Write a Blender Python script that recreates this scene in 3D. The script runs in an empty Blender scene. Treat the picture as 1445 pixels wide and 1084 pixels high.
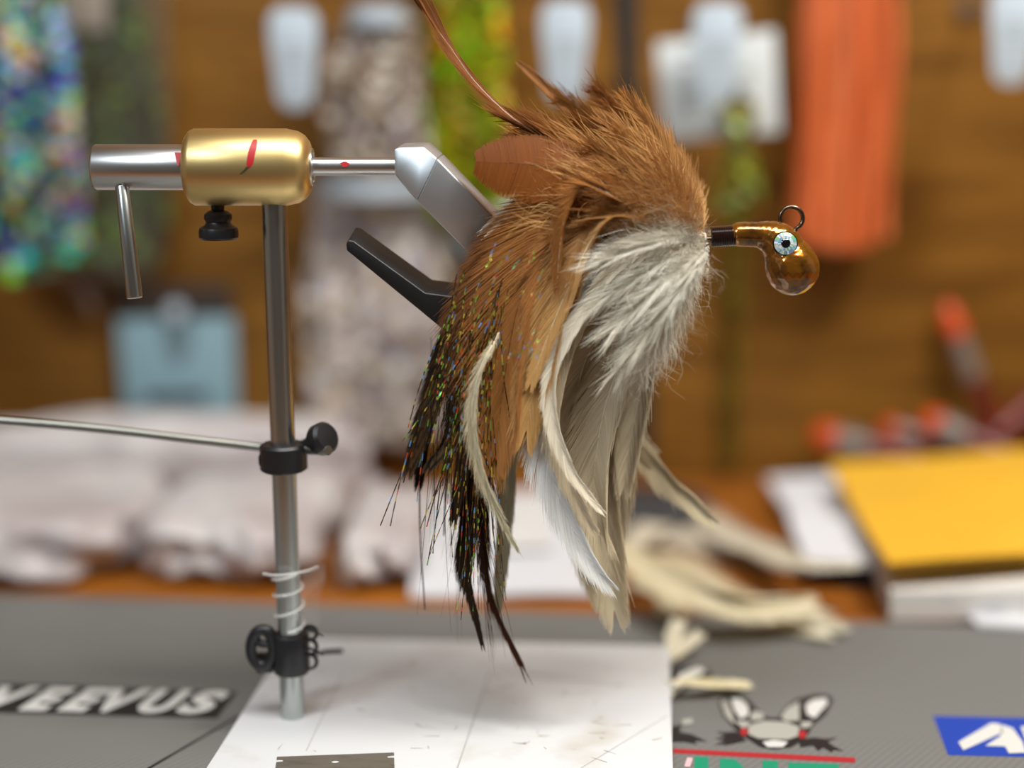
import bpy, bmesh, math, random
import numpy as np
from mathutils import Vector, Matrix

random.seed(7)
RNG = np.random.default_rng(7)
SC = bpy.context.scene
COL = SC.collection

# ------------------------------------------------------------------ camera
IMW, IMH = 1445.0, 1084.0
F = 2200.0                       # focal length in pixels of the 1445 px frame
PITCH = math.radians(11.0)
CAM = np.array([0.0, 0.0, 0.266])
FWD = np.array([0, math.cos(PITCH), -math.sin(PITCH)])
UP = np.array([0, math.sin(PITCH), math.cos(PITCH)])
cd = bpy.data.cameras.new('camera')
cam = bpy.data.objects.new('camera', cd)
COL.objects.link(cam)
cam.location = CAM
cam.rotation_euler = (math.pi / 2 - PITCH, 0, 0)
cd.sensor_width = 36.0
cd.lens = 36.0 * F / IMW
cd.clip_start = 0.01
cd.dof.use_dof = True
cd.dof.focus_distance = 0.592
cd.dof.aperture_fstop = 1.9
SC.camera = cam

# ------------------------------------------------------------------ world, light, exposure
w = bpy.data.worlds.new('world')
SC.world = w
w.use_nodes = True
w.node_tree.nodes['Background'].inputs[0].default_value = (0.75, 0.85, 1.0, 1)
w.node_tree.nodes['Background'].inputs[1].default_value = 0.10
SC.view_settings.view_transform = 'Standard'
SC.view_settings.look = 'None'
SC.view_settings.exposure = 0.0
SC.view_settings.gamma = 1.0
SC.view_settings.use_curve_mapping = False
SC.cycles.use_denoising = True
SC.cycles.sample_clamp_indirect = 4.0
SC.cycles.max_bounces = 8


def area(name, loc, target, sx, sy, watts, color):
    l = bpy.data.lights.new(name, 'AREA')
    l.shape = 'RECTANGLE'
    l.size, l.size_y, l.energy, l.color = sx, sy, watts, color
    o = bpy.data.objects.new(name, l)
    COL.objects.link(o)
    o.location = loc
    o.rotation_euler = (Vector(target) - Vector(loc)).to_track_quat('-Z', 'Y').to_euler()
    return o


area('ceiling_tube_light', (0.12, 0.10, 1.60), (0.10, 0.6, 0.0), 1.2, 0.50, 26.0, (1.0, 0.98, 0.95))
area('bench_lamp', (0.48, 0.42, 0.95), (0.16, 0.72, 0.10), 0.26, 0.08, 8.5, (1.0, 0.96, 0.88))
area('daylight_lamp', (-0.55, 0.02, 0.80), (-0.05, 0.62, 0.08), 0.20, 0.20, 3.0, (0.80, 0.91, 1.0))

# ------------------------------------------------------------------ helpers
ORG = {}                          # world origin of every object (nothing is rotated)


def ray(px, py):
    return FWD + np.array([(px - IMW / 2) / F, 0, 0]) + UP * ((IMH / 2 - py) / F)


def P(px, py, Y):
    d = ray(px, py)
    return CAM + d * (Y / d[1])


def G(px, py, z):
    d = ray(px, py)
    return CAM + d * ((z - CAM[2]) / d[2])


YV = 0.600                        # plane of the vise


def V(px, py, dy=0.0):
    return P(px, py, YV + dy)


def S(n, Y=YV):                   # n picture pixels as metres at distance Y
    return n * Y * 1.01 / F


ZR = V(1000, 340)[2]
KT = 0.16


def Q(px, py, dy=0.0):            # a point of the lure: it hangs tilted a little towards the front
    d = ray(px, py)
    k = (YV + dy - KT * ZR + KT * CAM[2]) / (d[1] - KT * d[2])
    return CAM + d * k


def tag(o, label, cat, group=None, kind=None):
    if label: o['label'] = label
    if cat: o['category'] = cat
    if group: o['group'] = group
    if kind: o['kind'] = kind
    return o


def empty(name, loc, label, cat, group=None):
    o = bpy.data.objects.new(name, None)
    COL.objects.link(o)
    o.empty_display_size = 0.01
    loc = np.array(loc, float)
    o.location = loc
    ORG[o] = loc
    return tag(o, label, cat, group)


def finish(name, me, org, mat, parent):
    o = bpy.data.objects.new(name, me)
    COL.objects.link(o)
    if mat is not None:
        me.materials.append(mat)
    ORG[o] = org
    if parent is not None:
        o.parent = parent
        o.location = org - ORG[parent]
    else:
        o.location = org
    return o


def mesh(name, verts, faces, mat, parent=None, smooth=True, cols=None, bevel=0.0, segs=2, sharp=None):
    v = np.array(verts, dtype=float)
    lo, hi = v.min(0), v.max(0)
    org = np.array([(lo[0] + hi[0]) / 2, (lo[1] + hi[1]) / 2, lo[2]])
    me = bpy.data.meshes.new(name)
    if isinstance(faces, np.ndarray):
        n, k = faces.shape
        me.vertices.add(len(v))
        me.vertices.foreach_set('co', (v - org).astype(np.float32).ravel())
        me.loops.add(n * k)
        me.loops.foreach_set('vertex_index', faces.astype(np.int32).ravel())
        me.polygons.add(n)
        me.polygons.foreach_set('loop_start', np.arange(0, n * k, k, dtype=np.int32))
        me.update(calc_edges=True)
    else:
        me.from_pydata([tuple(p) for p in (v - org)], [], [tuple(f) for f in faces])
        bm = bmesh.new()
        bm.from_mesh(me)
        bmesh.ops.remove_doubles(bm, verts=bm.verts, dist=1e-7) if cols is None else None
        bmesh.ops.recalc_face_normals(bm, faces=bm.faces)
        if bevel > 0:
            ed = [e for e in bm.edges if len(e.link_faces) == 2 and e.calc_face_angle(0) > math.radians(28)]
            bmesh.ops.bevel(bm, geom=ed, offset=bevel, segments=segs, affect='EDGES', profile=0.5)
        bm.to_mesh(me)
        bm.free()
    if cols is not None:
        a = me.color_attributes.new('Col', 'FLOAT_COLOR', 'POINT')
        c = np.ones((len(v), 4), np.float32)
        c[:, :3] = cols
        a.data.foreach_set('color', c.ravel())
    if smooth:
        me.polygons.foreach_set('use_smooth', np.ones(len(me.polygons), bool))
        if not isinstance(faces, np.ndarray):
            try:
                me.set_sharp_from_angle(angle=math.radians(38))
            except Exception:
                pass
    return finish(name, me, org, mat, parent)


def join(*parts):
    vs, fs, n = [], [], 0
    for v, f in parts:
        vs.extend([tuple(p) for p in v])
        fs.extend([tuple(i + n for i in q) for q in f])
        n += len(v)
    return vs, fs


def unit(v):
    v = np.array(v, float)
    return v / (np.linalg.norm(v) + 1e-12)


def frame(d):
    d = unit(d)
    a = np.array([0, 0, 1.0]) if abs(d[2]) < 0.9 else np.array([1.0, 0, 0])
    u = unit(np.cross(a, d))
    return u, np.cross(d, u)


def lathe(p0, d, prof, seg=40):
    """prof: (distance along d, radius) pairs"""
    d = unit(d)
    u, v = frame(d)
    vs, fs = [], []
    for t, r in prof:
        for i in range(seg):
            a = 2 * math.pi * i / seg
            vs.append(np.array(p0) + d * t + (u * math.cos(a) + v * math.sin(a)) * max(r, 1e-6))
    for k in range(len(prof) - 1):
        for i in range(seg):
            j = (i + 1) % seg
            fs.append((k * seg + i, k * seg + j, (k + 1) * seg + j, (k + 1) * seg + i))
    fs.append(tuple(range(seg)))
    fs.append(tuple(range((len(prof) - 1) * seg, len(prof) * seg)))
    return vs, fs


def cyl(p0, p1, r0, r1=None, seg=28, rnd=0.0):
    p0, p1 = np.array(p0), np.array(p1)
    L = np.linalg.norm(p1 - p0)
    r1 = r0 if r1 is None else r1
    if rnd:
        pr = [(0, r0 - rnd), (rnd * .3, r0 - rnd * .3), (rnd, r0), (L - rnd, r1), (L - rnd * .3, r1 - rnd * .3), (L, r1 - rnd)]
    else:
        pr = [(0, r0), (L, r1)]
    return lathe(p0, p1 - p0, pr, seg)


def catmull(pts, n):
    p = np.array(pts, float)
    p = np.vstack([2 * p[0] - p[1], p, 2 * p[-1] - p[-2]])
    out = []
    m = len(p) - 3
    for i in range(m):
        k = 24
        t = np.linspace(0, 1, k, endpoint=(i == m - 1))[:, None]
        a, b, c, d = p[i], p[i + 1], p[i + 2], p[i + 3]
        out.append(0.5 * (2 * b + (c - a) * t + (2 * a - 5 * b + 4 * c - d) * t ** 2 + (3 * b - a - 3 * c + d) * t ** 3))
    q = np.vstack(out)
    s = np.concatenate([[0], np.cumsum(np.linalg.norm(np.diff(q, axis=0), axis=1))])
    tt = np.linspace(0, s[-1], n)
    return np.stack([np.interp(tt, s, q[:, k]) for k in range(q.shape[1])], 1)


def tube(pts, rad, seg=12, n=None, closed=False):
    p = np.array(pts, float) if n is None else catmull(pts, n)
    m = len(p)
    r = np.full(m, rad) if np.isscalar(rad) else np.interp(np.linspace(0, 1, m), np.linspace(0, 1, len(rad)), rad)
    T = np.gradient(p, axis=0)
    if closed:
        T = np.roll(p, -1, 0) - np.roll(p, 1, 0)
    T /= np.linalg.norm(T, axis=1)[:, None]
    u, _ = frame(T[0])
    vs, fs = [], []
    for i in range(m):
        u = unit(u - T[i] * np.dot(u, T[i]))
        v = np.cross(T[i], u)
        for k in range(seg):
            a = 2 * math.pi * k / seg
            vs.append(p[i] + (u * math.cos(a) + v * math.sin(a)) * r[i])
    for i in range(m if closed else m - 1):
        for k in range(seg):
            l = (k + 1) % seg
            j = (i + 1) % m
            fs.append((i * seg + k, i * seg + l, j * seg + l, j * seg + k))
    if not closed:
        fs.append(tuple(range(seg)))
        fs.append(tuple(range((m - 1) * seg, m * seg)))
    return vs, fs


def prism(poly, ext):
    n = len(poly)
    e = np.array(ext, float)
    vs = [np.array(p, float) for p in poly] + [np.array(p, float) + e for p in poly]
    fs = [tuple(range(n)), tuple(range(2 * n - 1, n - 1, -1))]
    for i in range(n):
        j = (i + 1) % n
        fs.append((i, j, n + j, n + i))
    return vs, fs


def box(lo, hi):
    (a, b, c), (d, e, f) = lo, hi
    return prism([(a, b, c), (d, b, c), (d, e, c), (a, e, c)], (0, 0, f - c))


# ------------------------------------------------------------------ materials
def srgb(r, g, b):
    return tuple((c / 12.92 if c <= 0.04045 else ((c + 0.055) / 1.055) ** 2.4) for c in (r / 255, g / 255, b / 255))


def mat(name, col, rough=0.5, metal=0.0, spec=0.5, coat=0.0, trans=0.0, noise=None, bump=None, alpha=1.0, emit=None):
    m = bpy.data.materials.new(name)
    m.use_nodes = True
    nt = m.node_tree
    b = nt.nodes['Principled BSDF']
    b.inputs['Base Color'].default_value = (*col, 1)
    b.inputs['Roughness'].default_value = rough
    b.inputs['Metallic'].default_value = metal
    b.inputs['Specular IOR Level'].default_value = spec
    b.inputs['Coat Weight'].default_value = coat
    b.inputs['Coat Roughness'].default_value = 0.06
    b.inputs['Transmission Weight'].default_value = trans
    b.inputs['Alpha'].default_value = alpha
    if noise or bump:
        tc = nt.nodes.new('ShaderNodeTexCoord')
        mp = nt.nodes.new('ShaderNodeMapping')
        nt.links.new(tc.outputs['Object'], mp.inputs['Vector'])
    if noise:
        col2, scale, stretch, lo, hi = noise
        mp.inputs['Scale'].default_value = stretch
        nz = nt.nodes.new('ShaderNodeTexNoise')
        nz.inputs['Scale'].default_value = scale
        nz.inputs['Detail'].default_value = 6
        nt.links.new(mp.outputs[0], nz.inputs['Vector'])
        rp = nt.nodes.new('ShaderNodeValToRGB')
        rp.color_ramp.elements[0].position, rp.color_ramp.elements[1].position = lo, hi
        rp.color_ramp.elements[0].color = (*col, 1)
        rp.color_ramp.elements[1].color = (*col2, 1)
        nt.links.new(nz.outputs['Fac'], rp.inputs['Fac'])
        nt.links.new(rp.outputs[0], b.inputs['Base Color'])
    if bump:
        scale, strength, dist = bump
        nb = nt.nodes.new('ShaderNodeTexNoise')
        nb.inputs['Scale'].default_value = scale
        nb.inputs['Detail'].default_value = 4
        nt.links.new(mp.outputs[0], nb.inputs['Vector'])
        bp = nt.nodes.new('ShaderNodeBump')
        bp.inputs['Strength'].default_value = strength
        bp.inputs['Distance'].default_value = dist
        nt.links.new(nb.outputs['Fac'], bp.inputs['Height'])
        nt.links.new(bp.outputs[0], b.inputs['Normal'])
    return m


def attr_mat(name, rough=0.5, metal=0.0, translucent=0.0, spec=0.4, sheen=0.0):
    m = bpy.data.materials.new(name)
    m.use_nodes = True
    nt = m.node_tree
    b = nt.nodes['Principled BSDF']
    a = nt.nodes.new('ShaderNodeAttribute')
    a.attribute_name = 'Col'
    nt.links.new(a.outputs['Color'], b.inputs['Base Color'])
    b.inputs['Roughness'].default_value = rough
    b.inputs['Metallic'].default_value = metal
    b.inputs['Specular IOR Level'].default_value = spec
    b.inputs['Sheen Weight'].default_value = sheen
    if translucent:
        t = nt.nodes.new('ShaderNodeBsdfTranslucent')
        nt.links.new(a.outputs['Color'], t.inputs['Color'])
        mx = nt.nodes.new('ShaderNodeMixShader')
        mx.inputs[0].default_value = translucent
        nt.links.new(b.outputs[0], mx.inputs[1])
        nt.links.new(t.outputs[0], mx.inputs[2])
        nt.links.new(mx.outputs[0], nt.nodes['Material Output'].inputs['Surface'])
    return m


def wood(name, dark, mid, light, scale, stretch):
    m = bpy.data.materials.new(name)
    m.use_nodes = True
    nt = m.node_tree
    b = nt.nodes['Principled BSDF']
    tc = nt.nodes.new('ShaderNodeTexCoord')
    mp = nt.nodes.new('ShaderNodeMapping')
    mp.inputs['Scale'].default_value = stretch
    nt.links.new(tc.outputs['Object'], mp.inputs[0])
    n1 = nt.nodes.new('ShaderNodeTexNoise')
    n1.inputs['Scale'].default_value = scale
    n1.inputs['Detail'].default_value = 8
    n1.inputs['Roughness'].default_value = 0.6
    n1.inputs['Distortion'].default_value = 0.6
    nt.links.new(mp.outputs[0], n1.inputs['Vector'])
    rp = nt.nodes.new('ShaderNodeValToRGB')
    e = rp.color_ramp.elements
    e[0].position, e[0].color = 0.30, (*dark, 1)
    e[1].position, e[1].color = 0.72, (*light, 1)
    k = e.new(0.5)
    k.color = (*mid, 1)
    nt.links.new(n1.outputs['Fac'], rp.inputs[0])
    nt.links.new(rp.outputs[0], b.inputs['Base Color'])
    b.inputs['Roughness'].default_value = 0.45
    b.inputs['Specular IOR Level'].default_value = 0.3
    return m


M = {}
M['wall_wood'] = wood('wall_wood', srgb(80, 50, 14), srgb(120, 80, 25), srgb(140, 97, 35), 5.0, (1.2, 1, 11))
M['desk_wood'] = wood('desk_wood', srgb(112, 60, 16), srgb(150, 88, 26), srgb(176, 108, 36), 5.0, (1.5, 9, 1))
M['paint'] = mat('room_paint', srgb(206, 202, 194), 0.9)
M['ceiling'] = mat('ceiling_paint', srgb(215, 212, 205), 0.9)
M['floor'] = mat('floor_concrete', srgb(95, 85, 76), 0.8, noise=(srgb(70, 62, 56), 6, (1, 1, 1), .4, .6))
M['plate'] = mat('white_enamel', srgb(212, 214, 216), 0.38, spec=0.4, noise=(srgb(192, 188, 180), 26, (1, 1, 1), .60, .78))
M['steel'] = mat('brushed_steel', (0.70, 0.70, 0.69), 0.32, 1.0)
M['post_steel'] = mat('post_steel', (0.50, 0.53, 0.52), 0.28, 1.0)
M['rod_steel'] = mat('dull_rod_steel', (0.36, 0.36, 0.32), 0.42, 1.0)
M['jaw_steel'] = mat('bead_blasted_steel', (0.66, 0.70, 0.73), 0.46, 1.0, bump=(2500, .15, .0002))
M['gold'] = mat('gold_anodised', srgb(232, 204, 140), 0.40, 1.0, bump=(1500, .12, .0002))
M['black'] = mat('black_plastic', (0.012, 0.012, 0.014), 0.38)
M['black_steel'] = mat('black_steel', (0.035, 0.035, 0.036), 0.33, 0.6)
M['red'] = mat('red_ink', srgb(178, 28, 34), 0.4)
M['green_ink'] = mat('dark_green_ink', srgb(52, 58, 30), 0.5)
M['clear'] = mat('clear_plastic', (0.9, 0.9, 0.9), 0.10, trans=0.0, alpha=0.16)
M['blade'] = mat('blade_steel', (0.22, 0.20, 0.165), 0.42, 0.5, noise=((0.17, 0.15, 0.12), 60, (1, 3, 1), .5, .7))
M['score'] = mat('score_line_grey', srgb(178, 178, 176), 0.6)

# grey rubber mat with a woven diagonal twill
m = mat('mat_rubber', srgb(118, 117, 112), 0.62, spec=0.35)
nt = m.node_tree
tc = nt.nodes.new('ShaderNodeTexCoord'); mp = nt.nodes.new('ShaderNodeMapping')
mp.inputs['Rotation'].default_value = (0, 0, math.radians(38))
wv = nt.nodes.new('ShaderNodeTexWave'); wv.inputs['Scale'].default_value = 110
wv.inputs['Distortion'].default_value = 0.6
nt.links.new(tc.outputs['Object'], mp.inputs[0]); nt.links.new(mp.outputs[0], wv.inputs['Vector'])
rp = nt.nodes.new('ShaderNodeValToRGB')
rp.color_ramp.elements[0].color = (*srgb(108, 108, 106), 1); rp.color_ramp.elements[1].color = (*srgb(117, 117, 114), 1)
nt.links.new(wv.outputs['Fac'], rp.inputs[0]); nt.links.new(rp.outputs[0], nt.nodes['Principled BSDF'].inputs['Base Color'])
M['mat'] = m
M['print_black'] = mat('print_black', (0.012, 0.012, 0.013), 0.5)
M['print_white'] = mat('print_white', srgb(206, 206, 202), 0.5)
M['print_grey'] = mat('print_grey', srgb(166, 166, 158), 0.5)
M['print_red'] = mat('print_red', srgb(166, 36, 44), 0.5)
M['print_green'] = mat('print_green', srgb(14, 138, 104), 0.5)
M['print_blue'] = mat('print_blue', srgb(20, 62, 164), 0.5)
M['print_pink'] = mat('print_pink', srgb(225, 180, 186), 0.5)
M['feather'] = attr_mat('feather_vane', 0.5, 0, 0.25, 0.16, 0.0)
M['down'] = attr_mat('feather_down', 0.6, 0, 0.30, 0.3, 0.0)
M['tinsel'] = attr_mat('holographic_tinsel', 0.34, 0.6, 0, 0.7)
M['film'] = attr_mat('holographic_film', 0.28, 0.12, 0.10, 0.9)
M['fibre'] = attr_mat('synthetic_fibre', 0.42, 0.0, 0.25, 0.5)
M['jig_gold'] = mat('gold_powder_paint', srgb(160, 102, 26), 0.20, 0.70, coat=1.0, noise=(srgb(70, 42, 14), 160, (1, 1, 1), .45, .7))
M['thread'] = mat('lacquered_black_thread', (0.022, 0.010, 0.008), 0.15, coat=1.0)
M['hook'] = mat('bronze_hook_wire', (0.18, 0.13, 0.09), 0.25, 1.0)
M['quill'] = mat('quill', srgb(225, 214, 190), 0.35)
M['quill_dark'] = mat('dark_quill', srgb(92, 56, 28), 0.4)
M['paper'] = mat('white_paper', srgb(206, 207, 212), 0.8)
M['paper_warm'] = mat('printed_paper', srgb(214, 212, 208), 0.8, noise=(srgb(192, 192, 197), 60, (1, 12, 1), .5, .62))
M['envelope'] = mat('yellow_envelope', srgb(224, 172, 44), 0.65, noise=(srgb(214, 164, 46), 14, (1, 1, 1), .4, .7))
M['tag'] = mat('tag_plastic', srgb(182, 195, 206), 0.35)
M['card'] = mat('white_card', srgb(204, 211, 213), 0.7)
M['card_print'] = mat('grey_print', srgb(150, 158, 162), 0.7)
M['blue_card'] = mat('pale_blue_card', srgb(124, 155, 166), 0.6)
M['dark_print'] = mat('dark_print', srgb(52, 50, 52), 0.6)
M['wire'] = mat('hook_wire', (0.4, 0.4, 0.4), 0.35, 1.0)
M['strap'] = mat('black_strap', (0.01, 0.01, 0.01), 0.55)
M['bag'] = mat('milky_poly_bag', srgb(196, 191, 190), 0.32, spec=0.5, noise=(srgb(170, 158, 158), 14, (1, 1, 1), .42, .66), bump=(34, .8, .006))
M['bag_film'] = mat('clear_bag_film', (0.85, 0.85, 0.88), 0.15, alpha=0.28)
M['olive_film'] = mat('smoky_clear_film', srgb(110, 106, 92), 0.25, alpha=0.16)
M['cap'] = mat('orange_cap', srgb(196, 68, 10), 0.4)
M['tube_body'] = mat('clear_grey_tube', srgb(116, 104, 96), 0.2)
M['tube_red'] = mat('dark_red_label', srgb(96, 24, 10), 0.4)
M['dark_fur'] = mat('charcoal_pouch', srgb(46, 44, 46), 0.7, bump=(60, .6, .004))
M['pupil'] = mat('eye_pupil', (0.004, 0.004, 0.005), 0.06, coat=1.0)
M['eye_dome'] = mat('eye_rim', srgb(60, 44, 20), 0.1, 0.6, coat=1.0)

# ------------------------------------------------------------------ the room
YW = 1.035
T_ = 0.03


def struct(name, lo, hi, m):
    return tag(mesh(name, *box(lo, hi), m, None, smooth=False), None, None, kind='structure')


struct('floor', (-1.9, -2.3, -0.80), (1.9, YW, -0.75), M['floor'])
struct('ceiling', (-1.9, -2.3, 1.65), (1.9, YW, 1.70), M['ceiling'])
struct('wall_back', (-1.9, YW, -0.80), (1.9, YW + T_, 1.70), M['wall_wood'])
struct('wall_left', (-1.93, -2.3, -0.80), (-1.9, YW, 1.70), M['paint'])
struct('wall_right', (1.9, -2.3, -0.80), (1.93, YW, 1.70), M['paint'])
struct('wall_front', (-1.9, -2.33, -0.80), (1.9, -2.3, 1.70), M['paint'])

# ------------------------------------------------------------------ the desk
desk = empty('desk', (0, 0.65, -0.75), 'orange-brown wooden workbench under the grey mat', 'desk')
mesh('tabletop', *box((-0.95, 0.22, -0.035), (0.95, YW - 0.003, 0.0)), M['desk_wood'], desk, bevel=0.003)
for x in (-0.88, 0.88):
    for y in (0.30, 0.95):
        mesh('leg', *box((x - .03, y - .03, -0.75), (x + .03, y + .03, -0.035)), M['desk_wood'], desk, bevel=0.003)

# ------------------------------------------------------------------ the printed mat
ZM = 0.003
a, b = G(0, 838, ZM), G(1445, 884, ZM)
d = unit(b - a)
a2, b2 = a - d * 0.25, b + d * 0.20
m_poly = [a2, b2, b2 + np.array([d[1] * .42, -d[0] * .42, 0]), a2 + np.array([d[1] * .42, -d[0] * .42, 0])]
m_poly = [(p[0], p[1], 0.0002) for p in m_poly]
bench_mat = mesh('bench_mat', *prism(m_poly, (0, 0, ZM - 0.0002)), M['mat'], None, bevel=0.0008)
tag(bench_mat, 'grey rubber bench mat printed with sponsor logos beneath the vise', 'mat')


def decal(name, pxpoly, m, parent, lift=0.0):
    z = ZM + lift
    poly = [G(x, y, z) for x, y in pxpoly]
    return mesh(name, *prism(poly, (0, 0, 0.00015)), m, parent, smooth=False)


# black logo bar with white italic letters
bar = decal('logo_bar', [(-90, 962), (335, 977), (306, 1014), (-90, 1004)], M['print_black'], bench_mat)
p0, p1 = G(-31, 1002, ZM), G(300, 1009, ZM)
ex = unit(p1 - p0)
ey = np.array([-ex[1], ex[0], 0])


def text_mesh(txt, offset, shear=0.0):
    cu = bpy.data.curves.new('lettering', 'FONT')
    cu.body, cu.size, cu.offset, cu.shear = txt, 1.0, offset, shear
    o = bpy.data.objects.new('lettering', cu)
    COL.objects.link(o)
    dg = bpy.context.evaluated_depsgraph_get()
    dg.update()
    me = bpy.data.meshes.new_from_object(o.evaluated_get(dg))
    v = np.array([tuple(q.co) for q in me.vertices])
    f = [tuple(q.vertices) for q in me.polygons]
    bpy.data.objects.remove(o)
    bpy.data.curves.remove(cu)
    bpy.data.meshes.remove(me)
    return v, f


L = np.linalg.norm(p1 - p0)
hgt = np.linalg.norm((G(150, 972, ZM) - G(150, 1008, ZM))[:2]) * 0.88
xx = 0.0
step = L / 6.0
for ch in 'VEEVUS':
    v, f = text_mesh(ch, 0.055, 0.32)
    lo, hi = v.min(0), v.max(0)
    u = np.stack([(v[:, 0] - lo[0]) / (hi[0] - lo[0]), (v[:, 1] - lo[1]) / (hi[1] - lo[1])], 1)
    wd = step * (1.12 if ch != 'E' else 1.05)
    pts = [p0 + ex * (xx + a_ * wd) + ey * (b_ * hgt) + np.array([0, 0, 0.0003]) for a_, b_ in u]
    mesh('letter', pts, f, M['print_white'], bar, smooth=False)
    xx += step

# blue sponsor parallelogram with slanted white letters
blue = decal('logo_panel', [(1317, 1011), (1640, 1018), (1662, 1074), (1338, 1066)], M['print_blue'], bench_mat)


def crop(pts):                    # coordinates read off an enlarged view
    return [(930 + x / 2.806, 930 + y / 2.806) for x, y in pts]


for poly in ([(1185, 330), (1205, 362), (1362, 292), (1350, 258), (1315, 255)],
             [(1358, 262), (1400, 275), (1440, 330), (1452, 372), (1385, 374), (1370, 347), (1292, 345), (1350, 308)],
             [(1432, 268), (1500, 270), (1530, 376), (1470, 374)]):
    decal('letter', crop(poly), M['print_white'], blue, 0.0003)

# red rule and green lettering
decal('red_rule', crop([(55, 356), (776, 392), (777, 412), (55, 374)]), M['print_red'], bench_mat)
for poly in ([(140, 388), (195, 390), (196, 560), (140, 560)],
             [(240, 396), (300, 398), (410, 500), (410, 404), (470, 406), (470, 570), (410, 570), (300, 470), (300, 570), (240, 570)],
             [(512, 412), (710, 418), (712, 445), (575, 440), (575, 480), (700, 482), (700, 510), (575, 510), (575, 550), (712, 552), (712, 580), (512, 580)]):
    decal('letter', crop(poly), M['print_green'], bench_mat)
decal('pink_stroke', crop([(112, 392), (134, 394), (122, 428), (100, 426)]), M['print_pink'], bench_mat)

# winged insect emblem: black outlines, pale wings, red eyes
emblem = decal('emblem', crop([(235, 165), (262, 138), (310, 140), (352, 160), (385, 195), (422, 232), (470, 236), (500, 196), (545, 160), (620, 142), (672, 145), (690, 165), (660, 222), (612, 262), (590, 300), (560, 330),
                               (520, 352), (455, 360), (400, 350), (350, 318), (318, 296), (290, 268), (252, 226)]), M['print_black'], bench_mat)
for poly, mm in (([(285, 158), (322, 160), (352, 186), (356, 222), (322, 238), (296, 200)], 'print_white'),
                 ([(246, 168), (264, 160), (292, 222), (300, 262), (262, 226)], 'print_grey'),
                 ([(374, 205), (412, 216), (414, 240), (372, 246), (358, 236)], 'print_grey'),
                 ([(300, 246), (350, 246), (370, 262), (330, 275)], 'print_grey'),
                 ([(482, 232), (505, 198), (555, 168), (556, 244), (505, 248)], 'print_grey'),
                 ([(580, 182), (612, 162), (662, 156), (668, 176), (616, 236), (586, 220)], 'print_white'),
                 ([(560, 250), (610, 250), (596, 272), (565, 275)], 'print_grey'),
                 ([(352, 262), (420, 246), (500, 250), (556, 270), (552, 305), (510, 320), (395, 316), (355, 300)], 'print_grey'),
                 ([(410, 330), (455, 322), (510, 330), (490, 350), (430, 350)], 'print_white'),
                 ([(322, 280), (338, 272), (352, 282), (348, 302), (330, 304), (322, 294)], 'print_red'),
                 ([(550, 290), (566, 282), (584, 292), (580, 312), (560, 316), (550, 304)], 'print_red')):
    decal('emblem_patch', crop(poly), M[mm], emblem, 0.0003)
for poly in ([(325, 300), (300, 288), (268, 292), (228, 290), (262, 306), (222, 318), (262, 322), (220, 342), (270, 336), (250, 346), (310, 334), (345, 326)],
             [(572, 318), (612, 312), (660, 318), (705, 312), (668, 330), (690, 346), (730, 366), (690, 362), (684, 372), (650, 352), (630, 366), (610, 344), (560, 352), (555, 336)],
             [(40, 270), (90, 262), (80, 290), (130, 300), (190, 328), (140, 326), (150, 340), (100, 330), (40, 330)],
             [(40, 36), (150, 30), (205, 52), (210, 74), (120, 90), (40, 100)]):
    decal('emblem_leg', crop(poly), M['print_black'], bench_mat)
decal('emblem_patch', crop([(90, 242), (130, 236), (135, 256), (95, 262)]), M['print_grey'], bench_mat, 0.0003)
decal('seam', [(334, 1011), (337, 1012), (214, 1084), (180, 1110), (176, 1108), (208, 1084)], M['print_black'], bench_mat)

# ------------------------------------------------------------------ the vise
ZP = 0.011
base = V(413.5, 1011)
vise = empty('fly_vise', (base[0], base[1], ZM), 'steel rotary fly-tying vise with gold barrel on white pedestal plate', 'vise')
c1, c2, c3, c4 = G(410, 899, ZP), G(945, 911, ZP), G(950, 1084, ZP), G(290, 1084, ZP)
c3 = c2 + (c3 - c2) * 1.5
c4 = c1 + (c4 - c1) * 1.5
plate = mesh('base_plate', *prism([(p[0], p[1], ZM + .0002) for p in (c1, c2, c3, c4)], (0, 0, ZP - ZM - .0002)), M['plate'], vise, bevel=0.0007)
for A_, B_, wd in (((692, 946), (640, 1100), .00035), ((484, 950), (432, 1060), .00025), ((942, 1010), (820, 1084), .0003)):
    p, q = G(*A_, ZP), G(*B_, ZP)
    n = np.array([-(q - p)[1], (q - p)[0], 0]); n = unit(n) * wd
    mesh('score_line', *prism([p - n, q - n, q + n, p + n], (0, 0, .00006)), M['score'], plate, smooth=False)

R35 = S(17.6)
top = V(385, 240)
bot = np.array([base[0], base[1], ZP])
mesh('post', *cyl(bot, top, R35, seg=48), M['post_steel'], vise)
YA = 236.0                        # picture row of the vise axis
X = np.array([1.0, 0, 0])
bx = V(262, YA)
Lb = V(440, YA)[0] - bx[0]
Rb = S(53)
rd = S(13)
prof = [(0, Rb * .55), (0, Rb - rd * 1.35), (rd * .15, Rb - rd * .75), (rd * .5, Rb - rd * .25), (rd, Rb), (Lb * .45, Rb), (Lb - S(34), Rb), (Lb - S(30), Rb - S(1)),
        (Lb - S(18), Rb - S(3.5)), (Lb - S(9), Rb - S(9)), (Lb - S(3), Rb - S(17)), (Lb, Rb - S(26)), (Lb, Rb * .35)]
barrel = mesh('barrel', *lathe(bx, X, prof, 72), M['gold'], vise)
# bearing in the end of the barrel
e = V(440, YA)
mesh('bearing', *lathe(e - X * S(2), X, [(0, S(26)), (S(4), S(26)), (S(4), S(21)), (S(2.5), S(21)), (S(2.5), S(14)), (S(5), S(14)), (S(5), S(9))], 40), M['steel'], vise)
# painted chilli on the barrel


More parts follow.
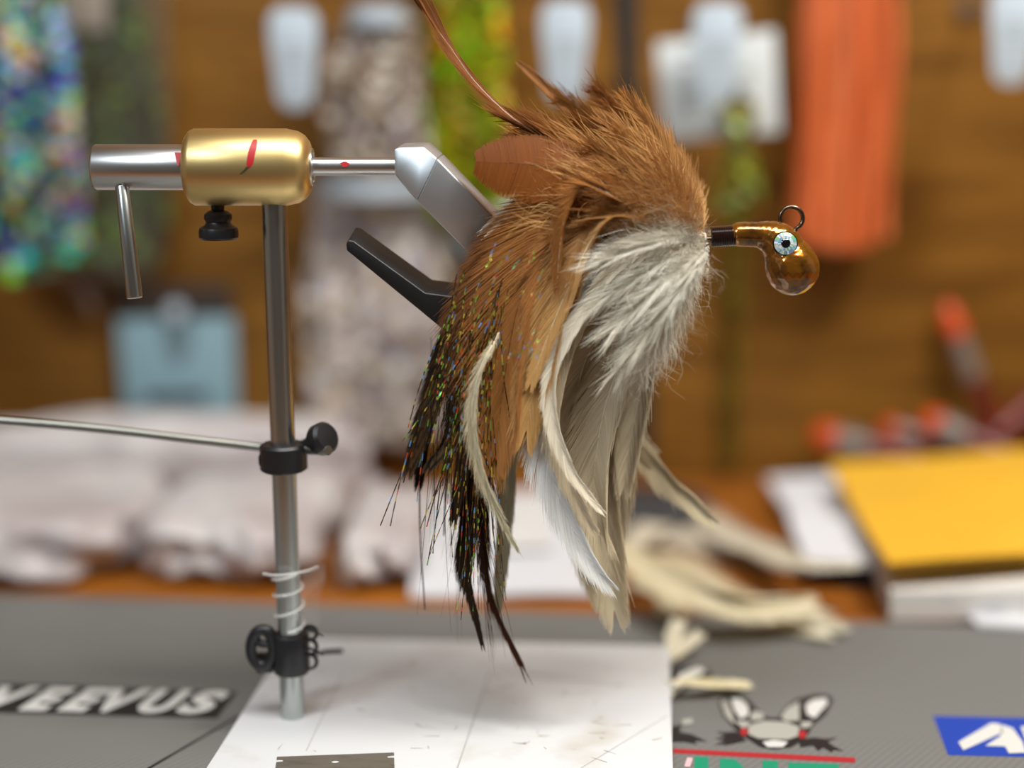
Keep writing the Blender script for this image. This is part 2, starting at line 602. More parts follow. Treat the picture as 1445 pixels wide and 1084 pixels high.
def on_barrel(px, py, lift=.00012):
    """point of the barrel surface seen at that pixel"""
    d_ = ray(px, py)
    ax = bx
    r = Rb + lift
    dy, dz = d_[1], d_[2]
    oy, oz = CAM[1] - ax[1], CAM[2] - ax[2]
    A2, B2, C2 = dy * dy + dz * dz, 2 * (oy * dy + oz * dz), oy * oy + oz * oz - r * r
    t = (-B2 - math.sqrt(max(0, B2 * B2 - 4 * A2 * C2))) / (2 * A2)
    return CAM + d_ * t


def strip(name, path, m, parent):
    """a painted stroke: (px, py, half width) along the barrel"""
    pts = []
    for x, y, h in path:
        h *= 1.25
        pts.append((on_barrel(x - h, y), on_barrel(x + h, y)))
    vs = [p for ab in pts for p in ab]
    fs = [(2 * i, 2 * i + 1, 2 * i + 3, 2 * i + 2) for i in range(len(pts) - 1)]
    return mesh(name, vs, fs, m, parent)


strip('painted_chilli', [(360, 197, 2), (359, 201, 3.4), (357, 208, 4.2), (355, 216, 4.2), (353.5, 224, 4), (352.5, 231, 3.6), (351, 236, 2.2)], M['red'], barrel)
strip('painted_stalk', [(351, 235, 2.2), (347, 239, 1.8), (343, 243, 1.5), (339, 246, 1.2)], M['green_ink'], barrel)
# crank side
sx0 = V(133, YA)
Ls = V(268, YA)[0] - sx0[0]
Rs = S(31.5)
ss = mesh('crank_hub', *lathe(sx0, X, [(0, Rs * .3), (0, Rs - S(4)), (S(1.2), Rs - S(1.5)), (S(3.5), Rs), (Ls, Rs)], 56), M['steel'], vise)
mk = []
for q in ((246, 215), (257, 215), (255, 222), (252.5, 234), (250.5, 234), (247.5, 222)):
    d_ = ray(*q)
    oy, oz = CAM[1] - sx0[1], CAM[2] - sx0[2]
    A2, B2, C2 = d_[1] ** 2 + d_[2] ** 2, 2 * (oy * d_[1] + oz * d_[2]), oy * oy + oz * oz - (Rs + .00045) ** 2
    mk.append(CAM + d_ * ((-B2 - math.sqrt(B2 * B2 - 4 * A2 * C2)) / (2 * A2)))
mesh('red_mark', mk, [tuple(range(6))], M['red'], ss)
mesh('crank_handle', *cyl(V(172, 262, -.004), V(190, 421, -.012), S(9.5), S(11), 28, S(2)), M['post_steel'], vise)
# locking thumb screw
tsz = V(307, 287)
dn = np.array([0, 0, -1.0])
screw = mesh('thumb_screw', *lathe(tsz + np.array([0, 0, S(6)]), dn, [(0, S(10)), (S(15), S(9)), (S(17), S(14)), (S(21), S(19)), (S(27), S(19.5)), (S(32), S(17)), (S(36), S(19)), (S(40), S(26)), (S(44), S(27.5)), (S(53), S(27.5)), (S(56), S(25)), (S(56), S(6))], 48), M['black'], vise)
# spindle
sp = V(436, YA - 1)
mesh('spindle', *cyl(sp, V(562, YA - 1), S(12.5), seg=36), M['steel'], vise)
rm = []
for q in ((480, 230), (484, 228), (489, 228), (493, 231), (490, 235), (484, 236)):
    d_ = ray(*q)
    oy, oz = CAM[1] - sp[1], CAM[2] - sp[2]
    A2, B2, C2 = d_[1] ** 2 + d_[2] ** 2, 2 * (oy * d_[1] + oz * d_[2]), oy * oy + oz * oz - (S(12.5) + .0002) ** 2
    rm.append(CAM + d_ * ((-B2 - math.sqrt(B2 * B2 - 4 * A2 * C2)) / (2 * A2)))
mesh('red_mark', rm, [tuple(range(6))], M['red'], vise)
# fixed jaw: a bent steel arm
dj = -.007
f1 = [V(556, 211, dj), V(563, 208, dj), V(598, 207, dj), V(617, 224, dj - .0035), V(588, 284, dj - .0035), V(574, 268, dj), V(557, 246, dj)]
f2 = [V(617, 224, dj - .0035), V(712, 322, dj + .002), V(672, 368, dj + .002), V(588, 284, dj - .0035)]
ext = np.array([0.0018, 0.013, 0.0012])
mesh('jaw', *prism(f1, ext), M['jaw_steel'], vise, bevel=.0006)
jaw_arm = mesh('jaw', *prism(f2, ext), M['jaw_steel'], vise, bevel=.0006)
f3 = [V(712, 322, dj + .002), V(790, 338, -.002), V(792, 352, -.002), V(672, 368, dj + .002)]
mesh('jaw_tip', *prism(f3, (0, .005, 0)), M['jaw_steel'], vise, bevel=.0004)
# black cam lever
fl = [V(488, 345, -.006), V(491, 339, -.006), V(499, 341, -.006), V(600, 414, -.006), V(640, 419, -.006), V(660, 400, -.004), V(672, 372, -.004), V(690, 372, -.004), V(690, 420, -.004), V(640, 478, -.006), V(612, 455, -.006), V(500, 363, -.006), V(489, 354, -.006)]
mesh('cam_lever', *prism(fl, (0.0022, .010, .0042)), M['black_steel'], vise, bevel=.0005)

# ------------------------------------------------------------------ bobbin cradle clamped on the post
pc = V(400, 645)
cradle = empty('bobbin_cradle', (pc[0], pc[1], pc[2] - S(20)), 'thin steel rod held across the post by black thumb-screw clamp', 'cradle')
ax = unit(top - bot)
mesh('clamp_ring', *lathe(pc - ax * S(20), ax, [(0, R35 + .0001), (0, S(30)), (S(3), S(34)), (S(36), S(34)), (S(40), S(30)), (S(40), R35 + .0001)], 40), M['black'], cradle)
mesh('clamp_lug', *box(V(364, 661, -.004), V(392, 628, .012)), M['black'], cradle, bevel=.0015)
mesh('rod', *tube([V(-70, 588, .012), V(120, 603, .011), V(280, 621, .010), V(380, 632, .0085), V(464, 636, -.009)], [S(6.5), S(6.5), S(6), S(6), S(7)], 14, 40), M['rod_steel'], cradle)
k0, k1 = V(424, 634, .004), V(488, 604, -.012)
dk = unit(k1 - k0)
mesh('thumb_knob', *lathe(k0, dk, [(0, S(11)), (S(28), S(12)), (S(30), S(15)), (S(38), S(15)), (S(40), S(21)), (S(44), S(23)), (S(58), S(23)), (S(63), S(19)), (S(64), S(4))], 36), M['black'], cradle)

# ------------------------------------------------------------------ black clip and clear coil low on the post
cc = V(411, 920)
clip = empty('post_clip', (cc[0], cc[1], cc[2] - S(30)), 'black plastic tool clip with open loops low on the steel post', 'clip')
mesh('sleeve', *lathe(cc - ax * S(31), ax, [(0, R35 + .0001), (0, S(25)), (S(3), S(27)), (S(57), S(27)), (S(60), S(25)), (S(60), R35 + .0001)], 40), M['black'], clip)
for (lx, ly, rx, ry, th) in ((370, 914, 16, 25, 8.5), (373, 898, 12, 11, 6)):
    ring = [V(lx + rx * math.cos(t), ly + ry * math.sin(t), -.002) for t in np.linspace(0, 2 * math.pi, 28, endpoint=False)]
    mesh('loop', *tube(ring, S(th), 10, closed=True), M['black'], clip)
mesh('loop_web', *box(V(360, 925, -.001), V(388, 945, .004)), M['black'], clip, bevel=.001)
for ly in (894, 913, 934):
    ring = [V(437 + 10 * math.cos(t), ly + 10 * math.sin(t), -.003) for t in np.linspace(-2.4, 2.2, 16)]
    mesh('prong', *tube(ring, [S(3.4), S(3), S(2)], 8), M['black'], clip)
for ly in (888, 914):
    mesh('whisker', *tube([V(432, ly, -.004), V(446, ly + 4, -.006), V(456, ly + 11, -.007)], [S(2.5), S(1.2)], 8, 10), M['black'], clip)
mesh('spout', *tube([V(440, 924, .01), V(462, 920, .02), V(482, 919, .026)], [S(2), S(4), S(4)], 8, 10), M['black'], clip)
coil = empty('clear_coil', V(408, 888), 'clear plastic spiral wrapped around the post above black clip', 'coil')
M['coil'] = mat('clear_coil_plastic', (0.88, 0.88, 0.86), 0.10, spec=0.9, alpha=0.38)
hel = []
pa, pb = V(409, 886), V(405, 806)
ca = unit(pb - pa)
hu, hv = frame(ca)
for i in range(90):
    t = i / 89
    aa = t * 2 * math.pi * 3.1 + .5 * math.sin(9 * t)
    hel.append(pa + (pb - pa) * t + (hu * math.cos(aa) + hv * math.sin(aa)) * (R35 + S(4)))
mesh('spiral', *tube(hel, S(2.2), 8), M['coil'], coil)
fl_v, fl_f = [], []
for i in range(9):
    t = i / 8
    for j in range(5):
        s = j / 4
        fl_v.append(V(424 + 34 * s * (1 - .25 * t) + 3 * math.sin(7 * t), 806 + 74 * t - 10 * s * (1 - t) + 4 * s * math.sin(9 * t), .004 + .012 * s + .003 * math.sin(6 * t + 3 * s)))
for i in range(8):
    for j in range(4):
        fl_f.append((i * 5 + j, i * 5 + j + 1, i * 5 + j + 6, i * 5 + j + 5))
mesh('loose_flap', fl_v, fl_f, M['clear'], coil)
mesh('tail', *tube([V(372, 810, -.005), V(385, 812, -.008), V(405, 811, -.009), V(432, 806, -.004), V(448, 800, .004)], S(2.2), 8, 18), M['coil'], coil)

# ------------------------------------------------------------------ razor blade
zb = ZP + .0001
b0, b1 = G(391, 1069, zb), G(556, 1063, zb)
bu = unit(b1 - b0)
bv = np.array([-bu[1], bu[0], 0])
bl = np.linalg.norm(b1 - b0)
bd = 0.021
out = [(0, 0), (0, -.0022), (.0025, -.0026), (.0025, -.0045), (0, -.0048), (0, -bd + .0048), (.0025, -bd + .0045), (.0025, -bd + .0026), (0, -bd + .0022), (0, -bd),
       (bl, -bd), (bl, -bd + .0022), (bl - .0025, -bd + .0026), (bl - .0025, -bd + .0045), (bl, -bd + .0048), (bl, -.0048), (bl - .0025, -.0045), (bl - .0025, -.0026), (bl, -.0022), (bl, 0)]
bm = bmesh.new()
ov = [bm.verts.new(b0 + bu * x + bv * y) for x, y in out]
oe = [bm.edges.new((ov[i], ov[(i + 1) % len(ov)])) for i in range(len(ov))]
for cx in (bl * .5,):
    hv_ = [bm.verts.new(b0 + bu * (cx + .0016 * math.cos(t)) + bv * (-(.0062 if cx == bl * .5 else bd / 2) + .0013 * math.sin(t))) for t in np.linspace(0, 2 * math.pi, 12, endpoint=False)]
    oe += [bm.edges.new((hv_[i], hv_[(i + 1) % 12])) for i in range(12)]
bmesh.ops.triangle_fill(bm, edges=oe, use_beauty=True)
bm.verts.index_update()
bv_ = [np.array(q.co) for q in bm.verts]
bf_ = [tuple(q.index for q in f_.verts) for f_ in bm.faces]
bm.free()
n0 = len(bv_)
bv2 = bv_ + [q + np.array([0, 0, .0003]) for q in bv_]
bf2 = [tuple(reversed(f_)) for f_ in bf_] + [tuple(i + n0 for i in f_) for f_ in bf_]
from collections import Counter
cnt = Counter()
for f_ in bf_:
    for i in range(3):
        cnt[tuple(sorted((f_[i], f_[(i + 1) % 3])))] += 1
bf2 += [(a_, b_, b_ + n0, a_ + n0) for (a_, b_), c in cnt.items() if c == 1]
tag(mesh('razor_blade', bv2, bf2, M['blade'], None, smooth=False), 'notched steel razor blade lying flat on the white plate', 'razor blade')

# ------------------------------------------------------------------ feathers
UPV = np.array([0, -0.97, 0.25])


def feather_geo(path, half, n_ref, seedv, base_col, tip_col=None, twist=(0, 0), spacing=.00026, ang=(30, 16), cup=.10, t0=.06, prof=None,
                jitter=.10, bars=None, bw=.72, curl=0.0, asym=(1, 1), K=5, split=.10, wave=0.0, rough=.20, sweep=.30):
    r = np.random.default_rng(seedv)
    C = catmull(path, 80)
    s = np.concatenate([[0], np.cumsum(np.linalg.norm(np.diff(C, axis=0), axis=1))])
    Ltot = s[-1]
    T = np.gradient(C, axis=0); T /= np.linalg.norm(T, axis=1)[:, None]
    N = n_ref - T * (T @ n_ref)[:, None]
    N /= np.linalg.norm(N, axis=1)[:, None]
    tw = np.radians(np.linspace(twist[0], twist[1], 80))[:, None]
    Bv = np.cross(T, N)
    N = N * np.cos(tw) + Bv * np.sin(tw)
    Bv = np.cross(T, N)
    nb = max(30, int(Ltot / spacing))
    ts = np.repeat(np.linspace(t0, .985, nb), 2)
    sd = np.tile([1.0, -1.0], nb)
    n = len(ts)
    ts = np.clip(ts + r.normal(0, .3 / nb, n), 0, 1)
    g = np.linspace(0, 1, 80)
    at = lambda A: np.stack([np.interp(ts, g, A[:, k]) for k in range(3)], 1)
    c, t, nn, bb = at(C), at(T), at(N), at(Bv)
    if prof is None:
        wp = np.interp(ts, [0, .12, .35, .65, .85, .95, 1], [.35, .75, 1, .95, .62, .36, .12])
    else:
        wp = np.interp(ts, prof[0], prof[1])
    wd = half * wp * np.where(sd > 0, asym[0], asym[1])
    an = np.radians(np.interp(ts, [0, 1], ang))
    # clumps: neighbouring barbs keep together, with gaps between clumps
    gid = np.floor(np.cumsum(r.random(n) < split * .5)).astype(int)
    goff = r.normal(0, 1, gid.max() + 1)
    an = an * (1 + .13 * rough * goff[gid] + r.normal(0, .035 * rough, n))
    ln = wd / np.sin(np.clip(an, .2, 1.5)) * (1 + r.normal(0, jitter, n)) * (1 + .06 * rough * goff[gid])
    ln = np.minimum(ln, half * 5)
    u = np.linspace(0, 1, K)[None, :, None]
    a_u = an[:, None, None] * (1 - sweep * u) + curl * r.normal(0, 1, (n, 1, 1)) * u
    if wave:
        a_u = a_u + wave * np.sin(u * r.uniform(3, 9, (n, 1, 1)) + r.uniform(0, 6.28, (n, 1, 1))) * u
    e3 = lambda A: A[:, None, :]
    dirs = np.cos(a_u) * e3(t) + np.sin(a_u) * e3(bb) * sd[:, None, None]
    nz = (cup * u ** 1.6 + (curl * .6) * r.normal(0, 1, (n, 1, 1)) * u)
    pos = e3(c) + ln[:, None, None] * (u * dirs + nz * e3(nn)) + e3(nn) * r.normal(0, .00006, (n, 1, 1))
    if wave:
        pos = pos + e3(nn) * ln[:, None, None] * wave * .6 * u * np.sin(u * r.uniform(3, 9, (n, 1, 1)) + r.uniform(0, 6.28, (n, 1, 1)))
    perp = np.sin(a_u) * e3(t) - np.cos(a_u) * e3(bb) * sd[:, None, None]
    tl = r.normal(0, .35 * rough, (n, 1, 1))
    wv_ = perp * np.cos(tl) + e3(nn) * np.sin(tl)
    hw = (spacing * bw) * (1 - .82 * u ** 2.2)
    A_, B_ = pos - wv_ * hw, pos + wv_ * hw
    vs = np.stack([A_, B_], 2).reshape(-1, 3)
    idx = (np.arange(n)[:, None] * K * 2 + np.arange(K - 1)[None] * 2)[..., None]
    fs = (idx + np.array([0, 1, 3, 2])).reshape(-1, 4)
    bc = np.array(base_col)[None]
    tcx = np.array(tip_col if tip_col is not None else base_col)[None]
    m_ = (ts[:, None] + 0 * bc)
    col = bc * (1 - m_) + tcx * m_
    col = np.repeat(col[:, None, :], K, 1)
    col = col * (1 + r.normal(0, .05 + .05 * rough, (n, 1, 1))) * (1 + .05 * goff[gid][:, None, None])
    if bars:
        dark, freq = bars
        ph = (ts[:, None] + .10 * u[None, 0, :, 0] * ln[:, None] / (half + 1e-9)) * freq
        mk_ = (np.sin(ph * 2 * math.pi) > -.1)[..., None]
        col = np.where(mk_, np.array(dark)[None, None], col)
    col = np.clip(col, .003, .95)
    col = np.repeat(col, 2, 1).reshape(-1, 3)
    return vs, fs, col, C


def feather(name, parent, path, half, seedv, base_col, quill=None, qr=.00035, mkey='feather', n_ref=UPV, **kw):
    vs, fs, col, C = feather_geo(path, half, n_ref, seedv, base_col, **kw)
    o = mesh(name, vs, fs, M[mkey], parent, smooth=True, cols=col)
    if quill:
        mesh('quill', *tube(C[:78:3], [qr, qr * .7, qr * .25], 6), M[quill], o)
    return o


def qpath(pts, dy, root=.18):
    """picture points of the lure into space; the depth offset grows away from the tie-in"""
    n = len(pts)
    out = []
    for i, p in enumerate(pts):
        t = i / (n - 1)
        g = min(1.0, (t / max(root, 1e-3)) if len(p) < 3 else 1)
        dd = p[2] / 1000 if len(p) > 2 else dy / 1000 * g
        out.append(Q(p[0], p[1], dd))
    return out


BROWN, RUST, TAN, GOLDTAN = srgb(162, 106, 50), srgb(142, 80, 32), srgb(196, 148, 92), srgb(206, 164, 104)
CREAM, WHITE, BEIGE, DARKB, BLACKB = srgb(222, 208, 178), srgb(230, 224, 206), srgb(198, 184, 154), srgb(66, 42, 26), srgb(28, 20, 15)
lr = Q(1080, 345)
lure = empty('feather_jig', (lr[0], lr[1], Q(700, 900)[2]), 'brown and white feather jig lure with gold head and tinsel, gripped in vise jaws', 'fishing lure')
sd_ = [100]


def fe(pts, dy, half, col, tip=None, name='feather', **kw):
    sd_[0] += 1
    return feather(name, lure, qpath(pts, dy), S(half), sd_[0], col, tip_col=tip, **kw)


# --- deep, dark and shaded tail feathers first
fe([(960, 345), (820, 340), (715, 370), (655, 460), (612, 560), (576, 668)], 4, 26, DARKB, srgb(96, 70, 40), quill='quill_dark', bars=(BLACKB, 13), twist=(20, 0))
fe([(960, 345), (820, 350), (720, 390), (664, 500), (640, 600), (604, 664)], -2, 24, srgb(92, 62, 38), srgb(104, 80, 50), quill='quill_dark', bars=(BLACKB, 11), twist=(-20, 20))
fe([(960, 345), (800, 350), (690, 400), (640, 500), (606, 590), (590, 690)], 10, 22, DARKB, BLACKB, quill='quill_dark', twist=(30, 0))
fe([(960, 350), (800, 370), (700, 440), (676, 560), (664, 700), (658, 800), (682, 918)], 2, 20, BLACKB, srgb(48, 34, 22), quill='quill_dark', prof=([0, .1, .5, .75, .86, 1], [.4, .8, 1, .9, .4, .12]), ang=(26, 12))
fe([(960, 350), (800, 380), (705, 450), (690, 580), (682, 700), (690, 830), (738, 946)], 8, 16, BLACKB, srgb(70, 36, 22), prof=([0, .1, .5, .7, .8, 1], [.4, .8, 1, .6, .35, .3]), ang=(20, 8), jitter=.3, split=.3)
fe([(960, 345), (790, 345), (680, 390), (625, 480), (598, 590), (592, 720), (600, 868)], 12, 9, BLACKB, prof=([0, .1, .5, .62, .7, 1], [.6, 1, 1, .5, .16, .1]), ang=(20, 10))
fe([(960, 345), (800, 360), (690, 420), (650, 540), (636, 620), (630, 690), (626, 760)], 9, 12, DARKB, BLACKB, prof=([0, .1, .5, .65, .75, 1], [.6, 1, 1, .5, .2, .08]), ang=(18, 8), split=.35, jitter=.3)
fe([(960, 350), (800, 365), (705, 430), (672, 540), (655, 650), (640, 740)], -3, 22, srgb(110, 76, 44), srgb(60, 40, 26), quill='quill_dark', bars=(BLACKB, 9), split=.3, twist=(0, 25))
# --- pale tail feathers
fe([(960, 350), (820, 380), (740, 480), (722, 600), (712, 740), (702, 866)], 12, 19, BEIGE, srgb(176, 164, 136), quill='quill', ang=(24, 12))
fe([(712, 455, -12), (694, 488, -23), (678, 520, -26), (666, 580, -26), (674, 650, -24), (700, 718, -22), (732, 780, -20)], -14, 10.5, srgb(206, 196, 168), srgb(204, 196, 166), quill='quill', ang=(20, 10), split=.4, jitter=.35, rough=1.0, curl=.06, bw=.5, prof=([0, .15, .35, .6, .8, 1], [.1, .6, 1, .8, .5, .12]))
fe([(950, 350), (850, 400), (800, 500), (800, 620), (818, 740), (846, 848)], 14, 34, srgb(206, 188, 156), CREAM, quill='quill')
fe([(955, 350), (880, 420), (852, 540), (846, 650), (854, 760), (867, 866)], 6, 42, srgb(214, 198, 168), srgb(208, 194, 164), quill='quill', twist=(10, -10))
fe([(960, 350), (910, 430), (888, 540), (876, 640), (866, 720), (860, 800)], 12, 36, srgb(206, 190, 158), srgb(208, 194, 164), quill='quill', twist=(-15, 15))
fe([(965, 350), (920, 420), (880, 500), (850, 590), (838, 690), (850, 760)], -6, 44, srgb(218, 202, 172), srgb(210, 196, 166), quill='quill', twist=(20, -10))
fe([(965, 350), (900, 420), (830, 500), (812, 590), (816, 660), (835, 730)], -2, 40, srgb(200, 178, 144), srgb(214, 196, 162), quill='quill', twist=(-10, 20))
fe([(950, 380), (905, 470), (884, 560), (908, 630), (952, 686), (1003, 735)], 30, 25, CREAM, srgb(236, 224, 192), quill='quill', ang=(26, 14))
fe([(950, 380), (910, 470), (890, 560), (905, 610), (930, 640)], 26, 15, WHITE, CREAM, ang=(40, 24), split=.3)
fe([(960, 360), (925, 440), (905, 540), (890, 620), (880, 690)], 4, 26, srgb(222, 214, 194), CREAM, quill='quill', twist=(30, 0))
# bright white drape
fe([(950, 350), (850, 400), (790, 490), (766, 590), (776, 665), (802, 735), (832, 790), (863, 828)], -16, 30, srgb(206, 211, 214), srgb(248, 247, 242), quill='quill', twist=(-15, 10), asym=(1, .85))
fe([(950, 348), (880, 370), (822, 440), (784, 510), (778, 580), (798, 650), (830, 700), (853, 726)], -22, 15, WHITE, srgb(236, 226, 204), quill='quill', twist=(25, -20), ang=(34, 16), split=.2)
fe([(950, 350), (880, 380), (815, 460), (782, 560), (790, 640), (812, 700), (840, 752)], -18, 20, CREAM, srgb(232, 216, 186), quill='quill', twist=(-30, 10))
# --- brown drape over the jaws
fe([(965, 330), (900, 292), (835, 285), (778, 330), (735, 420), (714, 520), (698, 650)], -17, 60, srgb(150, 96, 46), srgb(180, 124, 66), quill='quill_dark', twist=(0, 10), prof=([0, .12, .3, .5, .7, .85, 1], [.3, .55, .9, 1, .8, .5, .14]), ang=(34, 18), cup=.16)
fe([(965, 335), (905, 300), (845, 305), (805, 370), (775, 460), (755, 540), (742, 612)], -20, 36, srgb(156, 104, 54), GOLDTAN, quill='quill', twist=(15, -10), ang=(30, 14))
fe([(965, 335), (915, 305), (865, 310), (825, 365), (795, 440), (770, 530), (742, 600)], -18, 30, srgb(176, 124, 68), GOLDTAN, quill='quill', twist=(-10, 15), ang=(28, 14))
fe([(965, 330), (900, 288), (830, 275), (752, 320), (690, 400), (668, 470), (655, 540)], -13, 40, srgb(134, 84, 42), srgb(110, 72, 40), quill='quill_dark', twist=(-10, 15))
fe([(965, 330), (890, 285), (815, 268), (740, 310), (690, 365), (665, 420)], -9, 30, srgb(150, 98, 50), srgb(130, 82, 42), quill='quill_dark', twist=(-20, 0))
fe([(930, 320), (870, 280), (826, 264), (800, 300), (790, 350), (786, 410)], -24, 15, srgb(172, 118, 62), srgb(160, 104, 52), quill='quill', twist=(60, 30), ang=(26, 16), split=.3)
fe([(945, 330), (880, 300), (840, 330), (805, 400), (775, 470), (748, 545)], -22, 20, srgb(186, 136, 78), GOLDTAN, quill='quill', twist=(30, 0), split=.25)
fe([(900, 330), (810, 345), (750, 430), (716, 540), (697, 654)], -15, 32, srgb(170, 118, 62), srgb(210, 164, 100), quill='quill_dark', prof=([0, .3, .6, .8, .93, 1], [.6, .9, 1, .9, .5, .1]), ang=(26, 14))
# --- brown crest
fe([(975, 335), (900, 275), (810, 215), (735, 176), (672, 118), (632, 62), (596, 14)], -8, 24, srgb(136, 80, 36), srgb(142, 90, 50), quill='quill_dark', qr=.0007, twist=(55, 45), ang=(16, 9), prof=([0, .2, .45, .6, .85, 1], [.8, 1, .9, .7, .8, .3]))
fe([(960, 320), (880, 268), (800, 240), (735, 231), (668, 228)], -18.2, 54, srgb(142, 84, 32), srgb(122, 66, 20), quill='quill_dark', prof=([0, .25, .5, .72, .84, .93, 1], [.3, .5, .9, 1, .88, .62, .25]), twist=(12, 6), ang=(72, 80), sweep=.04, cup=-.12, asym=(.85, 1), split=.02, jitter=.02, rough=.05, bw=1.4)
fe([(840, 266, -10), (790, 262, -12.5), (752, 280, -12.5), (712, 308, -12), (690, 326, -11)], -13, 11, srgb(240, 238, 230), WHITE, quill='quill', ang=(14, 9), rough=.1)
fe([(970, 330), (910, 270), (850, 205), (795, 150), (735, 93)], 22, 14, srgb(160, 106, 56), quill='quill_dark', twist=(20, 20), ang=(16, 10))
crest = [((838, 128), 14, 26), ((790, 142), 18, 26), ((884, 134), 2, 20), ((860, 150), 10, 24), ((905, 170), 6, 22), ((930, 190), 10, 22), ((950, 212), 14, 20),
         ((760, 172), 6, 26), ((720, 190), 0, 26), ((705, 160), -4, 22), ((735, 205), -8, 28), ((770, 190), -8, 28), ((812, 176), -6, 26), ((846, 172), -8, 24), ((790, 215), -14, 30), ((744, 238), -12, 26),
         ((830, 215), -16, 26), ((870, 190), -12, 22), ((775, 250), -16, 26), ((815, 250), -18, 24), ((850, 235), -18, 22)]
for i, ((tx, ty), dy, hw) in enumerate(crest):
    tx -= max(0, tx - 860) * .28
    r0 = (992, 334)
    mx, my = r0[0] * .55 + tx * .45, r0[1] * .55 + ty * .45
    bend = 18 if tx < 860 else 10
    c = RUST if i % 3 == 0 else (BROWN if i % 3 == 1 else srgb(186, 126, 64))
    fe([r0, (mx + 14, my - bend), (tx * .8 + mx * .2 + 4, ty * .8 + my * .2 - bend * .4), (tx, ty)], dy, hw, srgb(224, 180, 118), c, quill='quill_dark' if i % 2 else None, qr=.00025,
       twist=(random.uniform(-40, 40), random.uniform(-40, 40)), split=.3, jitter=.22, spacing=.00042, bw=.55, curl=.12, ang=(36, 18), rough=.8)
# --- downy collar
DOWN = dict(rough=1.0, t0=.16, spacing=.0006, bw=.15, curl=.30, jitter=.35, split=.5, wave=.28, K=7, mkey='down', ang=(52, 34), prof=([0, .16, .4, .7, 1], [.1, .22, .8, 1, .4]))
white_tips = [(870, 318), (838, 348), (818, 392), (838, 440), (850, 470), (868, 420), (880, 500), (900, 470), (905, 520), (926, 470), (930, 515), (948, 470), (945, 500), (962, 430), (968, 400),
              (890, 370), (910, 400), (925, 350), (935, 420), (860, 372), (958, 370), (975, 375), (905, 330), (880, 340), (940, 445), (915, 440), (885, 450), (860, 520), (890, 540), (912, 535), (855, 400), (900, 300), (940, 305)]
for i, (tx, ty) in enumerate(white_tips):
    tx -= max(0, tx - 860) * .22
    r0 = (1000, 340 + (i % 4) * 3)
    mx, my = (r0[0] + tx) / 2, (r0[1] + ty) / 2
    sag = -14 if ty > 360 else -6
    fe([r0, (mx + 10, my + sag), (tx * .75 + mx * .25 + 2, ty * .75 + my * .25 + sag * .4), (tx, ty)], -10 - (i % 5) * 4.5, 24 + (i % 3) * 6, srgb(200, 192, 172), srgb(218, 212, 196), name='down_feather', twist=(random.uniform(-60, 60), random.uniform(-60, 60)), **DOWN)
for i, (tx, ty, hw) in enumerate([(842, 428, 16), (862, 470, 18), (905, 492, 17), (930, 470, 14), (838, 372, 15), (950, 440, 12), (880, 520, 18), (966, 404, 9), (870, 350, 13)]):
    tx -= max(0, tx - 860) * .15
    r0 = (1003, 338 + (i % 4) * 3)
    mx, my = (r0[0] + tx) / 2, (r0[1] + ty) / 2
    fe([r0, (mx + 12, my - 12), (tx * .7 + mx * .3 + 4, ty * .7 + my * .3 - 6), (tx, ty)], -27 - (i % 3) * 2, hw, srgb(226, 228, 224), WHITE, twist=(random.uniform(-40, 40), random.uniform(-40, 40)), split=.35, jitter=.25, rough=.9, spacing=.00050, bw=.24, curl=.10, ang=(26, 14), t0=.10,
       prof=([0, .1, .4, .8, 1], [.12, .3, .8, 1, .5]))
tan_tips = [(840, 288), (815, 300), (800, 325), (825, 268), (960, 235), (935, 225), (905, 235), (880, 262), (850, 275), (920, 270), (945, 262), (965, 285), (830, 300), (890, 285), (860, 300), (975, 300), (905, 205), (870, 225)]
for i, (tx, ty) in enumerate(tan_tips):
    tx -= max(0, tx - 860) * .30
    r0 = (998, 334)
    mx, my = (r0[0] + tx) / 2, (r0[1] + ty) / 2
    fe([r0, (mx + 8, my - 10), (tx * .75 + mx * .25 + 2, ty * .75 + my * .25 - 4), (tx, ty)], -12 - (i % 4) * 4, 24, srgb(214, 172, 116), srgb(188, 136, 78), name='down_feather', twist=(random.uniform(-60, 60), random.uniform(-60, 60)), **DOWN)
for i in range(14):
    tx, ty = random.uniform(830, 935), random.uniform(230, 520)
    r0 = (998, 340)
    mx, my = (r0[0] + tx) / 2, (r0[1] + ty) / 2
    fe([r0, (mx + 10, my - 8), (tx, ty)], 14 + (i % 4) * 4, 28, WHITE if ty > 320 else TAN, name='down_feather', **DOWN)


